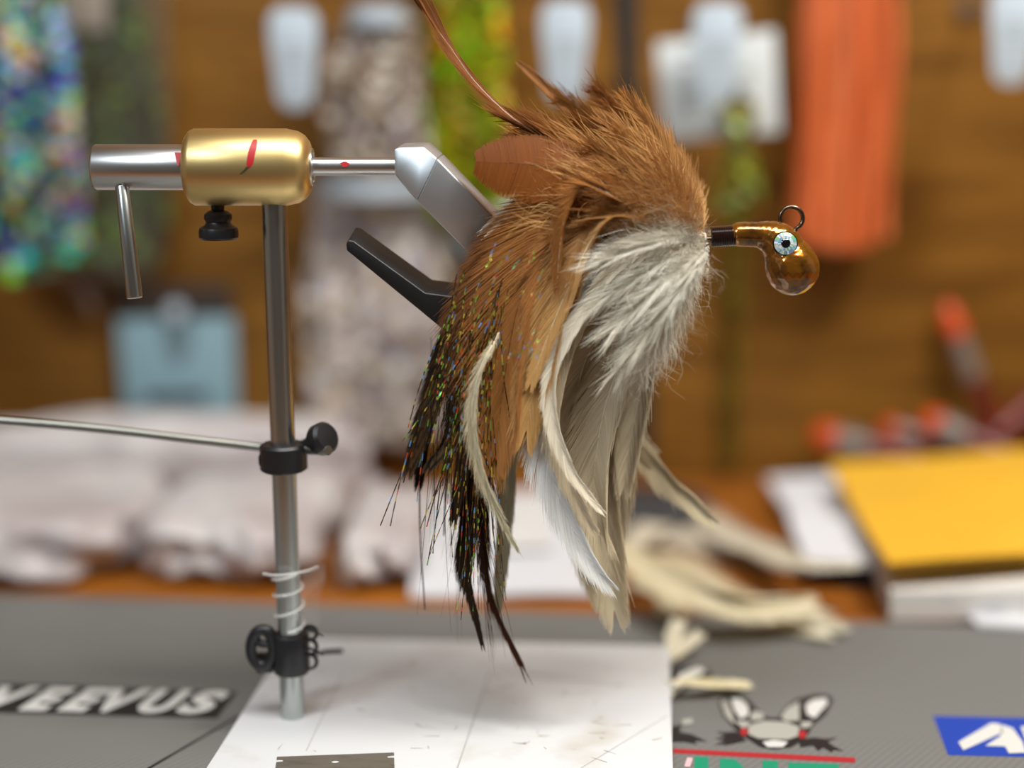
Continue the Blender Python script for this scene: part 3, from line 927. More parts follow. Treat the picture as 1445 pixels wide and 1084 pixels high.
# --- loose fibres, hairs and tinsel, too fine to tell apart
def fibres(name, parent, starts, dirs, lens, width, cols, mkey, seg=8, curl=.15, grav=.0, seedv=1, tipfade=True, facet=None):
    r = np.random.default_rng(seedv)
    n = len(starts)
    p = np.array(starts, float)
    d = np.array(dirs, float)
    d /= np.linalg.norm(d, axis=1)[:, None]
    pts = [p.copy()]
    bendv = r.normal(0, curl, (n, 3))
    for k in range(seg):
        d = d + bendv * .4 + r.normal(0, curl * .5, (n, 3)) + np.array([0, 0, -grav])
        d /= np.linalg.norm(d, axis=1)[:, None]
        p = p + d * (np.array(lens) / seg)[:, None]
        pts.append(p.copy())
    pts = np.stack(pts, 1)
    tg = np.gradient(pts, axis=1)
    side = np.cross(tg, np.array([0.2, -1, .2]) + r.normal(0, .45, (n, 1, 3)))
    side /= np.linalg.norm(side, axis=2)[..., None] + 1e-12
    K = seg + 1
    hw = width * (1 - .75 * np.linspace(0, 1, K) ** 2 if tipfade else np.ones(K))[None, :, None]
    if facet is None:
        vs = np.stack([pts - side * hw, pts + side * hw], 2).reshape(-1, 3)
        idx = (np.arange(n)[:, None] * K * 2 + np.arange(seg)[None] * 2)[..., None]
        fs = (idx + np.array([0, 1, 3, 2])).reshape(-1, 4)
        col = np.repeat(np.array(cols)[:, None, :], K * 2, 1).reshape(-1, 3)
    else:
        pal = np.array(facet)
        tw = r.normal(0, .5, (n, K, 1))
        nn = np.cross(side, tg); nn /= np.linalg.norm(nn, axis=2)[..., None] + 1e-12
        sa = side * np.cos(tw) + nn * np.sin(tw)
        A_, B_ = pts - sa * hw, pts + sa * hw
        quad = np.stack([A_[:, :-1], B_[:, :-1], B_[:, 1:], A_[:, 1:]], 2)
        vs = quad.reshape(-1, 3)
        fs = np.arange(len(vs)).reshape(-1, 4)
        ci = r.integers(0, len(pal), n * seg)
        col = np.repeat(pal[ci], 4, 0)
    o = mesh(name, vs, fs, M[mkey], parent, smooth=facet is None, cols=np.clip(col, 0, .95))
    o['kind'] = 'stuff'
    return o


def wob(col, n, r, amt=.14):
    return np.clip(np.array(col)[None] * (1 + r.normal(0, amt, (n, 1))), .003, .95)


r = np.random.default_rng(5)
# pale collar wisps
n = 600
st, di, le = [], [], []
for i in range(n):
    t = r.random() ** .7
    ang = r.uniform(math.radians(168), math.radians(244))
    x, y = 1000 + math.cos(ang) * 120 * t, 343 - math.sin(ang) * 150 * t * (0.8 if math.sin(ang) > 0 else 1)
    dy = -.004 - .024 * t * r.random()
    st.append(Q(x, y, dy))
    e_ = Q(x + math.cos(ang) * 40, y - math.sin(ang) * 40 + 12, dy - .004)
    di.append(e_ - st[-1])
    le.append(S(r.uniform(24, 90)))
fibres('collar_wisps', lure, st, di, le, .00009, wob(srgb(250, 242, 234), n, r, .06), 'down', 8, .16, .07, 11)
# tan crest wisps
n = 1300
st, di, le = [], [], []
for i in range(n):
    t = r.random() ** .6
    ang = r.uniform(math.radians(122), math.radians(176))
    rx = 240 if ang > 2.3 else 150
    x, y = 996 + math.cos(ang) * rx * t, 336 - math.sin(ang) * 170 * t
    dy = -.004 - .022 * t * r.random() + .02 * (r.random() < .4)
    st.append(Q(x, y, dy))
    di.append(Q(x + math.cos(ang) * 40 - 14, y - math.sin(ang) * 34, dy - .003) - st[-1])
    le.append(S(r.uniform(24, 70)))
fibres('crest_wisps', lure, st, di, le, .00008, wob(srgb(232, 182, 116), n, r, .2), 'down', 8, .18, .0, 12)
# dark tail hairs
n = 90
st, di, le = [], [], []
for i in range(n):
    x, y = r.uniform(606, 700), r.uniform(470, 640)
    dy = r.uniform(-.008, .016)
    st.append(Q(x, y, dy))
    di.append(Q(x - 4 + r.normal(0, 6), y + 60, dy) - st[-1])
    le.append(S(r.uniform(90, 210) if i % 3 else r.uniform(200, 290)))
fibres('tail_hairs', lure, st, di, le, .00011, wob(BLACKB, n, r, .3), 'feather', 9, .02, .05, 13)
n = 22
st = [Q(r.uniform(670, 690), r.uniform(730, 800), r.uniform(-.004, .008)) for _ in range(n)]
di = [Q(700 + r.normal(0, 14), 900, 0) - Q(680, 770, 0) for _ in range(n)]
fibres('tail_hairs', lure, st, di, [S(r.uniform(90, 170)) for _ in range(n)], .00012, wob(srgb(50, 30, 20), n, r, .3), 'feather', 9, .025, -.01, 14)
# holographic tinsel
PAL = [srgb(*c) for c in ((230, 210, 90), (140, 220, 80), (236, 90, 50), (110, 180, 240), (60, 42, 24), (96, 70, 34), (120, 98, 44), (60, 42, 24), (100, 80, 44), (70, 50, 28), (84, 60, 34), (140, 116, 56), (50, 36, 22), (60, 44, 26), (110, 90, 40), (72, 54, 30))]
n = 46
st, di, le = [], [], []
for i in range(n):
    x0, y0 = r.uniform(640, 720), r.uniform(380, 500)
    st.append(Q(x0, y0, -.021 + r.uniform(-.003, .004)))
    tx, ty = x0 - r.uniform(10, 75), y0 + r.uniform(110, 190)
    di.append(Q(tx, ty, -.020) - st[-1])
    le.append(S(r.uniform(120, 330)))
fibres('tinsel', lure, st, di, le, .00024, None, 'tinsel', 34, .010, .010, 15, False, PAL)
n = 26
st = [Q(r.uniform(655, 700), r.uniform(560, 700), -.018 + r.uniform(-.003, .01)) for _ in range(n)]
di = [np.array([r.normal(0, .12), 0, -1]) for _ in range(n)]
fibres('tinsel', lure, st, di, [S(r.uniform(120, 230)) for _ in range(n)], .00018, None, 'tinsel', 30, .010, .01, 16, False, PAL)
n = 34
st = [Q(r.uniform(690, 770), r.uniform(340, 500), -.031) for _ in range(n)]
di = [Q(-60, 130, 0) - Q(0, 0, 0) for _ in range(n)]
fibres('tinsel', lure, st, di, [S(r.uniform(6, 26)) for _ in range(n)], .00016, None, 'tinsel', 5, .05, 0, 17, False, PAL[:4])

# --- head, thread, hook
sh = [Q(1045, 333), Q(1000, 338), Q(900, 340), Q(800, 343), Q(772, 350, .002), Q(756, 372, .004), Q(764, 398, .005), Q(784, 402, .005)]
mesh('hook', *tube(sh, S(5), 12, 50), M['hook'], lure)
mesh('butt_wrap', *lathe(Q(996, 337), Q(890, 342) - Q(996, 337), [(0, S(8)), (S(10), S(13)), (S(40), S(20)), (S(80), S(16)), (S(110), S(5))], 24), M['quill'], lure)
tp = []
for k in range(13):
    tp += [(S(3.2 * k), S(13.8)), (S(3.2 * k + 1.6), S(15.6))]
tp = [(0, S(8))] + tp + [(S(42), S(10))]
mesh('thread_wrap', *lathe(Q(1002, 334.5), Q(1044, 332) - Q(1002, 334.5), tp, 32), M['thread'], lure)
balls = [(1044, 331, 17.5), (1052, 331, 18), (1060, 331, 18), (1068, 331.5, 18), (1076, 332, 19.5), (1084, 334, 22), (1092, 337, 25), (1098, 341, 27.5), (1103, 347, 29), (1107, 354, 30), (1110, 361, 31.5), (1114, 369, 35), (1117, 376, 37.5), (1118, 379, 38)]
bm = bmesh.new()
hc = Q(1100, 350)
for x, y, rr in balls:
    bmesh.ops.create_icosphere(bm, subdivisions=3, radius=S(rr) * 1000, matrix=Matrix.Translation(Vector((Q(x, y) - hc) * 1000)))
me = bpy.data.meshes.new('head_source')
bm.to_mesh(me); bm.free()
ho = bpy.data.objects.new('head_source', me)
COL.objects.link(ho)
md = ho.modifiers.new('r', 'REMESH'); md.mode = 'VOXEL'; md.voxel_size = .28
ms = ho.modifiers.new('s', 'SMOOTH'); ms.iterations = 9; ms.factor = .5
dg = bpy.context.evaluated_depsgraph_get(); dg.update()
m2 = bpy.data.meshes.new_from_object(ho.evaluated_get(dg))
hv2 = np.array([tuple(q.co) for q in m2.vertices]) / 1000 + hc
hf2 = [tuple(q.vertices) for q in m2.polygons]
bpy.data.objects.remove(ho)
head = mesh('jig_head', hv2, hf2, M['jig_gold'], lure)
# eyes on both cheeks
ir = [srgb(*c) for c in ((226, 230, 236), (170, 184, 196), (120, 150, 190), (206, 214, 220), (190, 200, 204), (90, 190, 200), (214, 206, 190), (120, 180, 110))]
for sgn in (-1, 1):
    ec = Q(1103, 343) + np.array([0, sgn * S(25.5), S(1)])
    ed = np.array([-.02, sgn, .26])
    eye = mesh('eye_rim', *lathe(ec, ed, [(0, S(17)), (S(4), S(17.5)), (S(5.5), S(16.5)), (S(5.6), S(15))], 36), M['eye_dome'], lure)
    u_, v_ = frame(ed)
    vs, cols = [], []
    for k in range(36):
        for (ra, rb) in ((5.5, 10.5), (10.5, 15.6)):
            a0, a1 = 2 * math.pi * k / 36, 2 * math.pi * (k + 1) / 36
            dome = lambda q: S(6.2) + S(3.2) * (1 - (q / 15.6) ** 2)
            for (q, a_) in ((ra, a0), (rb, a0), (rb, a1), (ra, a1)):
                vs.append(ec + unit(ed) * dome(q) + (u_ * math.cos(a_) + v_ * math.sin(a_)) * S(q))
            cc_ = ir[random.randrange(len(ir))]
            cols += [cc_] * 4
    mesh('iris', np.array(vs), np.arange(len(vs)).reshape(-1, 4), M['film'], eye, smooth=False, cols=np.array(cols))
    mesh('pupil', *lathe(ec + unit(ed) * S(7), ed, [(0, S(6.6)), (S(1.8), S(6.6)), (S(2.8), S(5)), (S(3.3), S(2)), (S(3.4), S(.2))], 24), M['pupil'], eye)
ring = [Q(1117 + 16 * math.cos(t), 308 - 16 * math.sin(t)) for t in np.linspace(math.radians(-66), math.radians(196), 34)]
ring = [Q(1122, 326)] + ring + [Q(1104, 317)]
mesh('line_eye', *tube(ring, S(3), 10), M['hook'], lure)

# ------------------------------------------------------------------ feathers lying on the desk
GN = np.array([0, -.25, .97])


def ground_feather(pts, half, col, tip, label, zs, seedv, group=None, **kw):
    """pts: picture points where the feather lies; zs: heights above the desk"""
    zz = np.interp(np.linspace(0, 1, len(pts)), np.linspace(0, 1, len(zs)), zs)
    path = [G(x, y, z) for (x, y), z in zip(pts, zz)]
    vs, fs, cl, C = feather_geo(path, half, GN, seedv, col, tip_col=tip, spacing=.0006, bw=.8, cup=.05, ang=(34, 26), **kw)
    o = empty('loose_feather', (C[:, 0].mean(), C[:, 1].mean(), C[:, 2].min()), label, 'feather', 'loose feathers on the desk' if group is None else group)
    mesh('vane', vs, fs, M['feather'], o, cols=cl)
    mesh('quill', *tube(C[::3], [.0007, .0005, .0002], 6), M['quill'], o)
    return o


ground_feather([(862, 790), (950, 735), (1040, 762), (1120, 792), (1208, 800)], .015, srgb(216, 204, 184), srgb(226, 220, 200), 'long cream feather stretching toward the folded papers', [.008, .012, .014, .021, .026], 301)
ground_feather([(862, 770), (930, 762), (1010, 772), (1080, 786), (1150, 800)], .016, srgb(216, 202, 182), srgb(214, 202, 184), 'greyish cream feather lying just under the longest loose feather', [.004, .006, .005, .005], 302)
ground_feather([(860, 800), (930, 800), (1000, 835), (1080, 862), (1168, 892)], .020, srgb(230, 218, 184), srgb(224, 220, 200), 'broad cream feather with its tip crossing onto grey mat', [.006, .008, .006, .006], 303)
ground_feather([(866, 760), (900, 790), (960, 830), (1040, 850), (1140, 856)], .019, srgb(228, 216, 180), srgb(226, 216, 188), 'cream feather with frayed blunt tip beside the mat edge', [.022, .024, .020, .016], 304)
ground_feather([(868, 820), (900, 826), (930, 835), (945, 868)], .010, srgb(226, 218, 192), srgb(220, 210, 180), 'short pale feather pointing down at the mat edge', [.004, .004, .004], 305)
ground_feather([(862, 745), (900, 716), (940, 706), (985, 716)], .0095, srgb(204, 194, 174), srgb(190, 180, 160), 'arched grey-cream feather resting over the charcoal pouch', [.012, .018, .016, .012], 306)
ground_feather([(945, 932), (950, 905), (957, 880)], .0055, srgb(226, 220, 196), srgb(232, 226, 206), 'small cream feather tip sticking up behind plate corner', [.008, .012, .016], 307, 'feather clippings by the plate')
ground_feather([(946, 934), (965, 915), (986, 897)], .005, srgb(226, 220, 196), srgb(232, 226, 206), 'small cream feather tip slanting away from plate corner', [.006, .009, .012], 308, 'feather clippings by the plate')
ground_feather([(940, 962), (985, 964), (1022, 966), (1056, 967)], .0052, srgb(232, 222, 180), srgb(236, 228, 196), 'yellowish cream feather tip lying beside the insect emblem', [.012, .010, .007, .005], 309, 'feather clippings by the plate')
ground_feather([(942, 985), (965, 960), (990, 945)], .004, srgb(236, 236, 230), srgb(240, 240, 236), 'tiny white feather clipping against the plate edge', [.006, .008, .007], 310, 'feather clippings by the plate')
# hair-fine scraps on the plate
n = 60
st = [G(r.uniform(360, 930), r.uniform(930, 1080), ZP + .0004) for _ in range(n)]
di = [np.array([r.normal(), r.normal(), 0]) for _ in range(n)]
sc_ = fibres('feather_scraps', None, st, di, [r.uniform(.002, .008) for _ in range(n)], .00012, wob(srgb(150, 130, 96), n, r, .3), 'feather', 5, .1, 0, 21)
tag(sc_, 'fine brown feather scraps scattered over the white plate', 'scraps', kind='stuff')

# ------------------------------------------------------------------ papers, envelope
def sheet(name, corners, thick, m, label, cat, wave=.002, nx=14, ny=10, seedv=0, parent=None, group=None):
    """corners: four (px, py, z) picture points at given heights, going round"""
    r_ = random.Random(seedv)
    c = [G(*q) for q in corners]
    ph = [r_.uniform(0, 6) for _ in range(4)]
    topv, botv = [], []
    for j in range(ny + 1):
        for i in range(nx + 1):
            s, t = i / nx, j / ny
            p = c[0] * (1 - s) * (1 - t) + c[1] * s * (1 - t) + c[2] * s * t + c[3] * (1 - s) * t
            p = p + np.array([0, 0, wave * (math.sin(4 * s + ph[0]) * math.cos(3 * t + ph[1]) + .5 * math.sin(7 * s + ph[2] + 2 * t))])
            topv.append(p)
            botv.append(p - np.array([0, 0, thick]))
    W = nx + 1
    n_ = len(topv)
    fs = []
    for j in range(ny):
        for i in range(nx):
            q = (j * W + i, j * W + i + 1, (j + 1) * W + i + 1, (j + 1) * W + i)
            fs.append(q)
            fs.append(tuple(reversed([k + n_ for k in q])))
    edge = [i for i in range(W)] + [j * W + nx for j in range(1, ny + 1)] + [ny * W + i for i in range(nx - 1, -1, -1)] + [j * W for j in range(ny - 1, 0, -1)]
    for k in range(len(edge)):
        a_, b_ = edge[k], edge[(k + 1) % len(edge)]
        fs.append((a_, a_ + n_, b_ + n_, b_))
    o = mesh(name, topv + botv, fs, m, parent)
    return tag(o, label, cat, group) if label else o


sheet('black_folder', [(1120, 770, .008), (1262, 766, .008), (1268, 812, .008), (1190, 812, .008)], .0075, M['strap'], 'black folder edge showing between the white papers', 'folder', .0001)
sheet('paper_sheet', [(1082, 674, .014), (1330, 668, .014), (1400, 742, .014), (1128, 748, .014)], .002, M['paper'], 'white paper sheet under the yellow envelope, laid farther back', 'paper', .0012, seedv=2)
sheet('folded_paper', [(1112, 728, .020), (1330, 722, .021), (1390, 786, .018), (1140, 800, .014)], .003, M['paper'], 'folded white paper sticking out past envelope side edge', 'paper', .0012, seedv=3)
sheet('paper_stack', [(1236, 776, .0225), (1620, 750, .0225), (1640, 838, .018), (1258, 832, .018)], .0150, M['paper_warm'], 'thick stack of printed white sheets in front of envelope', 'paper stack', .0008, seedv=4)
sheet('paper_slip', [(1352, 852, .006), (1560, 860, .006), (1580, 892, .0055), (1380, 880, .0055)], .002, M['paper'], 'small white paper slip poking out under the stack', 'paper', .0003, seedv=5)
env = sheet('envelope', [(1170, 652, .034), (1600, 625, .050), (1620, 772, .034), (1256, 796, .031)], .003, M['envelope'], 'bright yellow paper envelope lying on white papers', 'envelope', .0016, seedv=6)
sheet('flap_edge', [(1258, 790, .0322), (1450, 776, .0345), (1452, 780, .0345), (1258, 794, .0322)], .0006, M['envelope'], None, None, .0002, parent=env)
sheet('paper_sheet', [(600, 694, .006), (800, 690, .006), (838, 838, .004), (578, 838, .004)], .002, M['paper'], 'white paper sheet lying on desk behind the hanging feathers', 'paper', .0008, seedv=8)
sheet('printed_card', [(620, 700, .010), (770, 704, .010), (780, 770, .009), (640, 774, .009)], .002, M['paper_warm'], 'printed card lying on white sheet behind the hanging feathers', 'card', .0006, seedv=9)


def blob(name, c, rx, ry, rz, m, label, cat, seedv, lump=.12, box_=3.0, group=None, nu=40, nv=20):
    """a soft lumpy pouch resting on the desk"""
    r_ = random.Random(seedv)
    ph = [r_.uniform(0, 6.28) for _ in range(8)]
    vs, fs = [], []
    for j in range(nv + 1):
        th = math.pi * j / nv
        for i in range(nu):
            a_ = 2 * math.pi * i / nu
            x, y, z = math.sin(th) * math.cos(a_), math.sin(th) * math.sin(a_), math.cos(th)
            k = (abs(x) ** box_ + abs(y) ** box_ + abs(z) ** (2.2 if box_ < 4 else 4.0)) ** (-1 / box_)
            k *= 1 + lump * (math.sin(3 * x + ph[0]) * math.sin(4 * y + ph[1]) + .5 * math.sin(7 * x + ph[2] + 5 * z) * math.cos(6 * y + ph[3]) + .3 * math.sin(13 * x + ph[4]) * math.sin(11 * y + ph[5]) + .22 * math.sin(21 * x + 9 * y + ph[6]) + .2 * math.sin(17 * y - 12 * x + ph[7]))
            vs.append((c[0] + rx * k * x, c[1] + ry * k * y, max(c[2] + .0004, c[2] + rz + rz * k * z)))
    for j in range(nv):
        for i in range(nu):
            i2 = (i + 1) % nu
            fs.append((j * nu + i, j * nu + i2, (j + 1) * nu + i2, (j + 1) * nu + i))
    return tag(mesh(name, vs, fs, m, None), label, cat, group)


g = G(930, 745, 0)
blob('dark_pouch', (g[0] - .01, g[1], 0), .040, .035, .011, M['dark_fur'], 'charcoal pouch lying under the loose cream feathers', 'pouch', 3)
# milky plastic bags
for (px, py, rx, ry, rz, lab, s_) in ((-30, 836, .072, .073, .019, 'flat milky plastic bag by the bench mat edge, crossed by steel rod', 1),
                                      (316, 838, .049, .073, .018, 'crumpled milky plastic bag behind the vise post', 2),
                                      (534, 842, .022, .070, .015, 'pinkish milky plastic bag between post and hanging feathers', 5),
                                      (225, 716, .120, .028, .026, 'milky plastic bag pushed back under the pale blue card', 4)):
    g = G(px, py, 0)
    o = blob('plastic_bag', (g[0], g[1] + ry * 1.1, 0), rx, ry, rz, M['bag'], lab, 'bag', s_, .10, 6.0, 'milky plastic bags on the desk', 90, 40)

# ------------------------------------------------------------------ things hung on the back wall
def W(px, py, off=.0):
    return P(px, py, YW - off)


def poly_card(name, pts, off, thick, m, label, cat, parent=None, group=None, bevel=.0004):
    poly = [W(x, y, off) for x, y in pts]
    o = mesh(name, *prism(poly, (0, thick, 0)), m, parent, bevel=bevel)
    return tag(o, label, cat, group) if label else o


def hook_tag(cx, cy, label, s=1.0):
    """label plate on the end of a peg hook"""
    c = W(cx, cy, .10)
    o = empty('hook_label', c, label, 'label', 'white peg hook labels')
    prof_ = [(-30, -62), (-20, -69), (20, -69), (30, -62), (34, -48), (33, -20), (29, 5), (27, 30), (25, 50), (16, 64), (0, 68), (-16, 64), (-25, 50), (-27, 30), (-29, 5), (-33, -20), (-34, -48)]
    k = S(1, YW - .10) * s
    mesh('plate', *prism([c + np.array([x * k, 0, -y * k]) for x, y in prof_], (0, .0016, 0)), M['tag'], o, bevel=.0005)
    for dy_ in (-20, -8, 4):
        mesh('print_line', *box(c + np.array([-20 * k, -.0002, -(dy_ + 4) * k]), c + np.array([20 * k, -.00005, -dy_ * k])), M['card_print'], o, smooth=False)
    mesh('hook_arm', *cyl(c + np.array([0, .0016, .012]), np.array([c[0], YW, c[2] + .020]), .0016, seg=10), M['wire'], o)
    mesh('wall_foot', *cyl((c[0], YW - .004, c[2] + .020), (c[0], YW, c[2] + .020), .006, seg=16), M['wire'], o)


hook_tag(415, 84, 'white peg hook label next to the hanging pearl tinsel')
hook_tag(798, 75, 'white peg hook label above the brown feather crest')
hook_tag(1012, 78, 'white peg hook label overlapping the hanging square price card')
hook_tag(1430, 50, 'white peg hook label on the far side of orange hank')

# price card behind one of the labels
pcard = poly_card('price_card', [(926, 60), (1094, 42), (1101, 186), (938, 199)], .07, .0008, M['card'], 'square white printed price card hanging on the wood wall', 'card')
for (x0, y0, x1, y1) in ((958, 106, 1062, 98), (958, 126, 1050, 119), (960, 142, 1000, 139), (960, 76, 990, 73)):
    poly_card('print_line', [(x0, y0), (x1, y1), (x1, y1 + 8), (x0, y0 + 8)], .0704, .0003, M['card_print'], None, None, pcard, bevel=0)
mesh('hanger', *cyl(W(1012, 70, .07), W(1012, 64, .0), .0012, seg=8), M['wire'], pcard)
# black strap down the wall
sp_ = catmull([W(882, -60, .0), W(885, 60, .0), W(891, 250, .0), W(902, 480, .0), W(908, 650, .0)], 30)
sv, sf = [], []
for p in sp_:
    for dx, dy_ in ((-.0068, 0), (-.0068, -.004), (.0068, -.004), (.0068, 0)):
        sv.append(p + np.array([dx, dy_, 0]))
for i in range(29):
    for k in range(4):
        sf.append((i * 4 + k, i * 4 + (k + 1) % 4, i * 4 + 4 + (k + 1) % 4, i * 4 + 4 + k))
tag(mesh('wall_strap', sv, sf, M['strap'], None), 'narrow black strap running down the wood wall behind the lure', 'strap')


def hank(name, label, cat, x0, x1, y0, y1, n, pal, mkey, width, seg, off, seedv, spread=.006, curl=.03, top_pinch=.6, group=None, tie=None, tail=.06, rounded=True):
    """a bundle of strands hung from a peg: picture extent x0..x1, y0..y1"""
    r_ = np.random.default_rng(seedv)
    cx = (x0 + x1) / 2
    tp_, bt = W(cx, y0, off), W(cx, y1, off)
    o = empty(name, bt, label, cat, group)
    hw = S((x1 - x0) / 2, YW - off)
    u = r_.uniform(-1, 1, n)
    dep = r_.normal(0, spread, n)
    Lh = tp_[2] - bt[2]
    endk = np.sqrt(np.clip(1 - u * u * (.75 if rounded else .1), .05, 1))
    lens = Lh * (1 - tail + tail * endk * r_.uniform(.75, 1.05, n))
    K = seg + 1
    t = np.linspace(0, 1, K)[None]
    wid = top_pinch + (1 - top_pinch) * np.clip(t * 3, 0, 1)
    xs = cx * 0 + tp_[0] + u[:, None] * hw * wid + r_.normal(0, curl * hw, (n, 1)) * np.sin(t * r_.uniform(2, 8, (n, 1)) + r_.uniform(0, 6, (n, 1)))
    ys = np.minimum(tp_[1] + dep[:, None] * wid + spread * .4 * np.sin(t * 9 + u[:, None] * 7), YW - .001)
    zs = tp_[2] - lens[:, None] * t
    pts = np.stack([xs, ys, zs], 2)
    tg = np.gradient(pts, axis=1)
    if mkey in ('film', 'tinsel'):
        rot = r_.uniform(-1.1, 1.1, (n, K)) + np.cumsum(r_.normal(0, .25, (n, K)), 1)
        sa = np.stack([np.cos(rot), np.sin(rot), r_.normal(0, .15, (n, K))], 2)
        A_, B_ = pts - sa * width, pts + sa * width
        quad = np.stack([A_[:, :-1], B_[:, :-1], B_[:, 1:], A_[:, 1:]], 2)
        vs = quad.reshape(-1, 3)
        fs = np.arange(len(vs)).reshape(-1, 4)
        col = np.repeat(np.array(pal)[r_.integers(0, len(pal), n * seg)], 4, 0)
        vs[:, 1] = np.minimum(vs[:, 1], YW - .0006)
        s_o = mesh('strands', vs, fs, M[mkey], o, smooth=False, cols=col)
    else:
        rot = r_.uniform(-.8, .8, (n, 1)) + 0 * t
        sa = np.stack([np.cos(rot), np.sin(rot), 0 * rot], 2)
        vs = np.stack([pts - sa * width, pts + sa * width], 2).reshape(-1, 3)
        vs[:, 1] = np.minimum(vs[:, 1], YW - .0006)
        idx = (np.arange(n)[:, None] * K * 2 + np.arange(seg)[None] * 2)[..., None]
        fs = (idx + np.array([0, 1, 3, 2])).reshape(-1, 4)
        cb = np.array(pal)[r_.integers(0, len(pal), n)] * (1 + r_.normal(0, .08, (n, 1)))
        s_o = mesh('strands', vs, fs, M[mkey], o, smooth=True, cols=np.clip(np.repeat(cb, K * 2, 0), 0, .95))
    s_o['kind'] = 'stuff'
    kt = tp_
    mesh('binding', *lathe(kt - np.array([0, 0, .006]), (0, 0, 1), [(0, hw * top_pinch), (.001, hw * top_pinch * 1.1), (.011, hw * top_pinch * 1.1), (.012, hw * top_pinch)], 20), M['tag'] if tie is None else tie, o)
    mesh('peg', *cyl(kt + np.array([0, -.008, .004]), (kt[0], YW, kt[2] + .008), .0015, seg=8), M['wire'], o)
    return o


hank('fibre_hank', 'thick orange synthetic fibre hank hanging on the wood wall', 'fibre hank', 1138, 1266, -120, 352, 620, [srgb(*c) for c in ((234, 126, 66), (238, 138, 78), (228, 116, 58), (244, 152, 100))], 'fibre', .0007, 20, .035, 41, spread=.007, curl=.04, top_pinch=.8, tail=.10)
GY = [srgb(*c) for c in ((190, 230, 20), (240, 230, 30), (110, 220, 10), (236, 150, 10), (120, 120, 20), (90, 120, 10), (250, 240, 120), (190, 90, 10), (130, 200, 20), (90, 84, 20), (140, 130, 14), (150, 140, 20))]  # holographic hues; the brightest facets are painted-in glints
hank('tinsel_hank', 'bright green-gold holographic tinsel hank behind the steel jaw', 'tinsel hank', 608, 702, -80, 330, 90, GY, 'film', .0040, 46, .035, 42, spread=.004, curl=.12, tail=.2)
PE = [srgb(*c) for c in ((250, 244, 232), (180, 162, 146), (156, 132, 110), (240, 238, 236), (190, 180, 190), (170, 148, 128), (248, 240, 216), (146, 120, 98), (170, 154, 148), (140, 112, 88), (160, 138, 120))]  # near-white facets among the browns: sparkle put into the colour
hank('tinsel_hank', 'pearl-brown tinsel hank hanging above the vise spindle', 'tinsel hank', 472, 592, 24, 250, 80, PE, 'film', .0040, 24, .050, 43, curl=.12, tail=.15, spread=.004)
PW = [srgb(*c) for c in ((250, 246, 240), (206, 190, 178), (220, 214, 222), (250, 248, 244), (190, 172, 158), (236, 222, 190), (204, 192, 210), (176, 154, 138), (226, 216, 208))]  # brightest whites stand in for film sparkle, painted per facet
hank('tinsel_hank', 'long milky pearl tinsel hank hanging below the vise spindle', 'tinsel hank', 442, 622, 262, 624, 170, PW, 'film', .0044, 34, .018, 44, spread=.0045, curl=.10, tail=.12, top_pinch=.85)
GR = [srgb(*c) for c in ((150, 170, 20), (100, 140, 20), (190, 160, 20), (70, 60, 20), (120, 110, 40), (150, 160, 90), (80, 60, 24))]
hank('tinsel_hank', 'short olive-green tinsel wisp hanging off the price card', 'tinsel hank', 1006, 1066, 138, 305, 12, GR, 'film', .0034, 22, .085, 45, curl=.3, tail=.4, top_pinch=.3, tie=M['dark_print'])
hank('tinsel_hank', 'single thin green tinsel strand trailing down the wood wall', 'tinsel strand', 1026, 1050, 262, 660, 4, [srgb(110, 110, 20), srgb(90, 80, 20), srgb(130, 100, 30)], 'film', .0020, 40, .006, 46, spread=.001, curl=.25, top_pinch=.5, tie=M['dark_print'])
HO = [srgb(*c) for c in ((70, 90, 230), (60, 230, 190), (130, 240, 70), (240, 240, 120), (90, 90, 110), (60, 60, 70), (240, 140, 70), (130, 100, 230), (230, 240, 250), (60, 180, 240), (60, 60, 60), (90, 100, 90), (70, 64, 56))]  # film hues, with vivid facets painted to look like light glints
hank('tinsel_hank', 'rainbow holographic tinsel hank by the smoky clear package', 'tinsel hank', -60, 80, -90, 392, 120, HO, 'film', .0042, 44, .068, 47, spread=.004, curl=.12, tail=.2)
# smoky clear package with fine dark tinsel
pk = W(150, 395, .03)
pack = empty('hanging_package', pk, 'smoky clear package of greenish tinsel hanging on the wall', 'package')
outl = [(62, -40), (236, -40), (240, 120), (238, 300), (228, 360), (206, 395), (170, 400), (130, 392), (100, 360), (78, 300), (64, 120)]
poly_card('film_front', outl, .030, .0006, M['olive_film'], None, None, pack, bevel=0)
poly_card('film_back', outl, .014, .0006, M['olive_film'], None, None, pack, bevel=0)
poly_card('header_card', [(66, -60), (152, -60), (152, 44), (66, 40)], .032, .0012, mat('grey_header', srgb(150, 140, 128), .6), None, None, pack)
r2 = np.random.default_rng(48)
n, seg = 40, 30
t = np.linspace(0, 1, seg + 1)[None]
u = r2.uniform(-1, 1, n)[:, None]
a_, b_ = W(150, -20, .022), W(152, 380, .022)
xs = a_[0] + u * S(70, YW) * (.5 + .5 * np.clip(t * 2, 0, 1)) * np.where(t > .85, 1 - (t - .85) * 3, 1)
zs = a_[2] + (b_[2] - a_[2]) * t + 0 * u
ys = a_[1] + r2.normal(0, .003, (n, 1)) + 0 * t
pts = np.stack([xs, np.clip(ys, YW - .029, YW - .016), zs], 2)
rot = r2.uniform(-1, 1, (n, seg + 1))
sa = np.stack([np.cos(rot), np.sin(rot) * .3, 0 * rot], 2) * .0036
quad = np.stack([(pts - sa)[:, :-1], (pts + sa)[:, :-1], (pts + sa)[:, 1:], (pts - sa)[:, 1:]], 2)
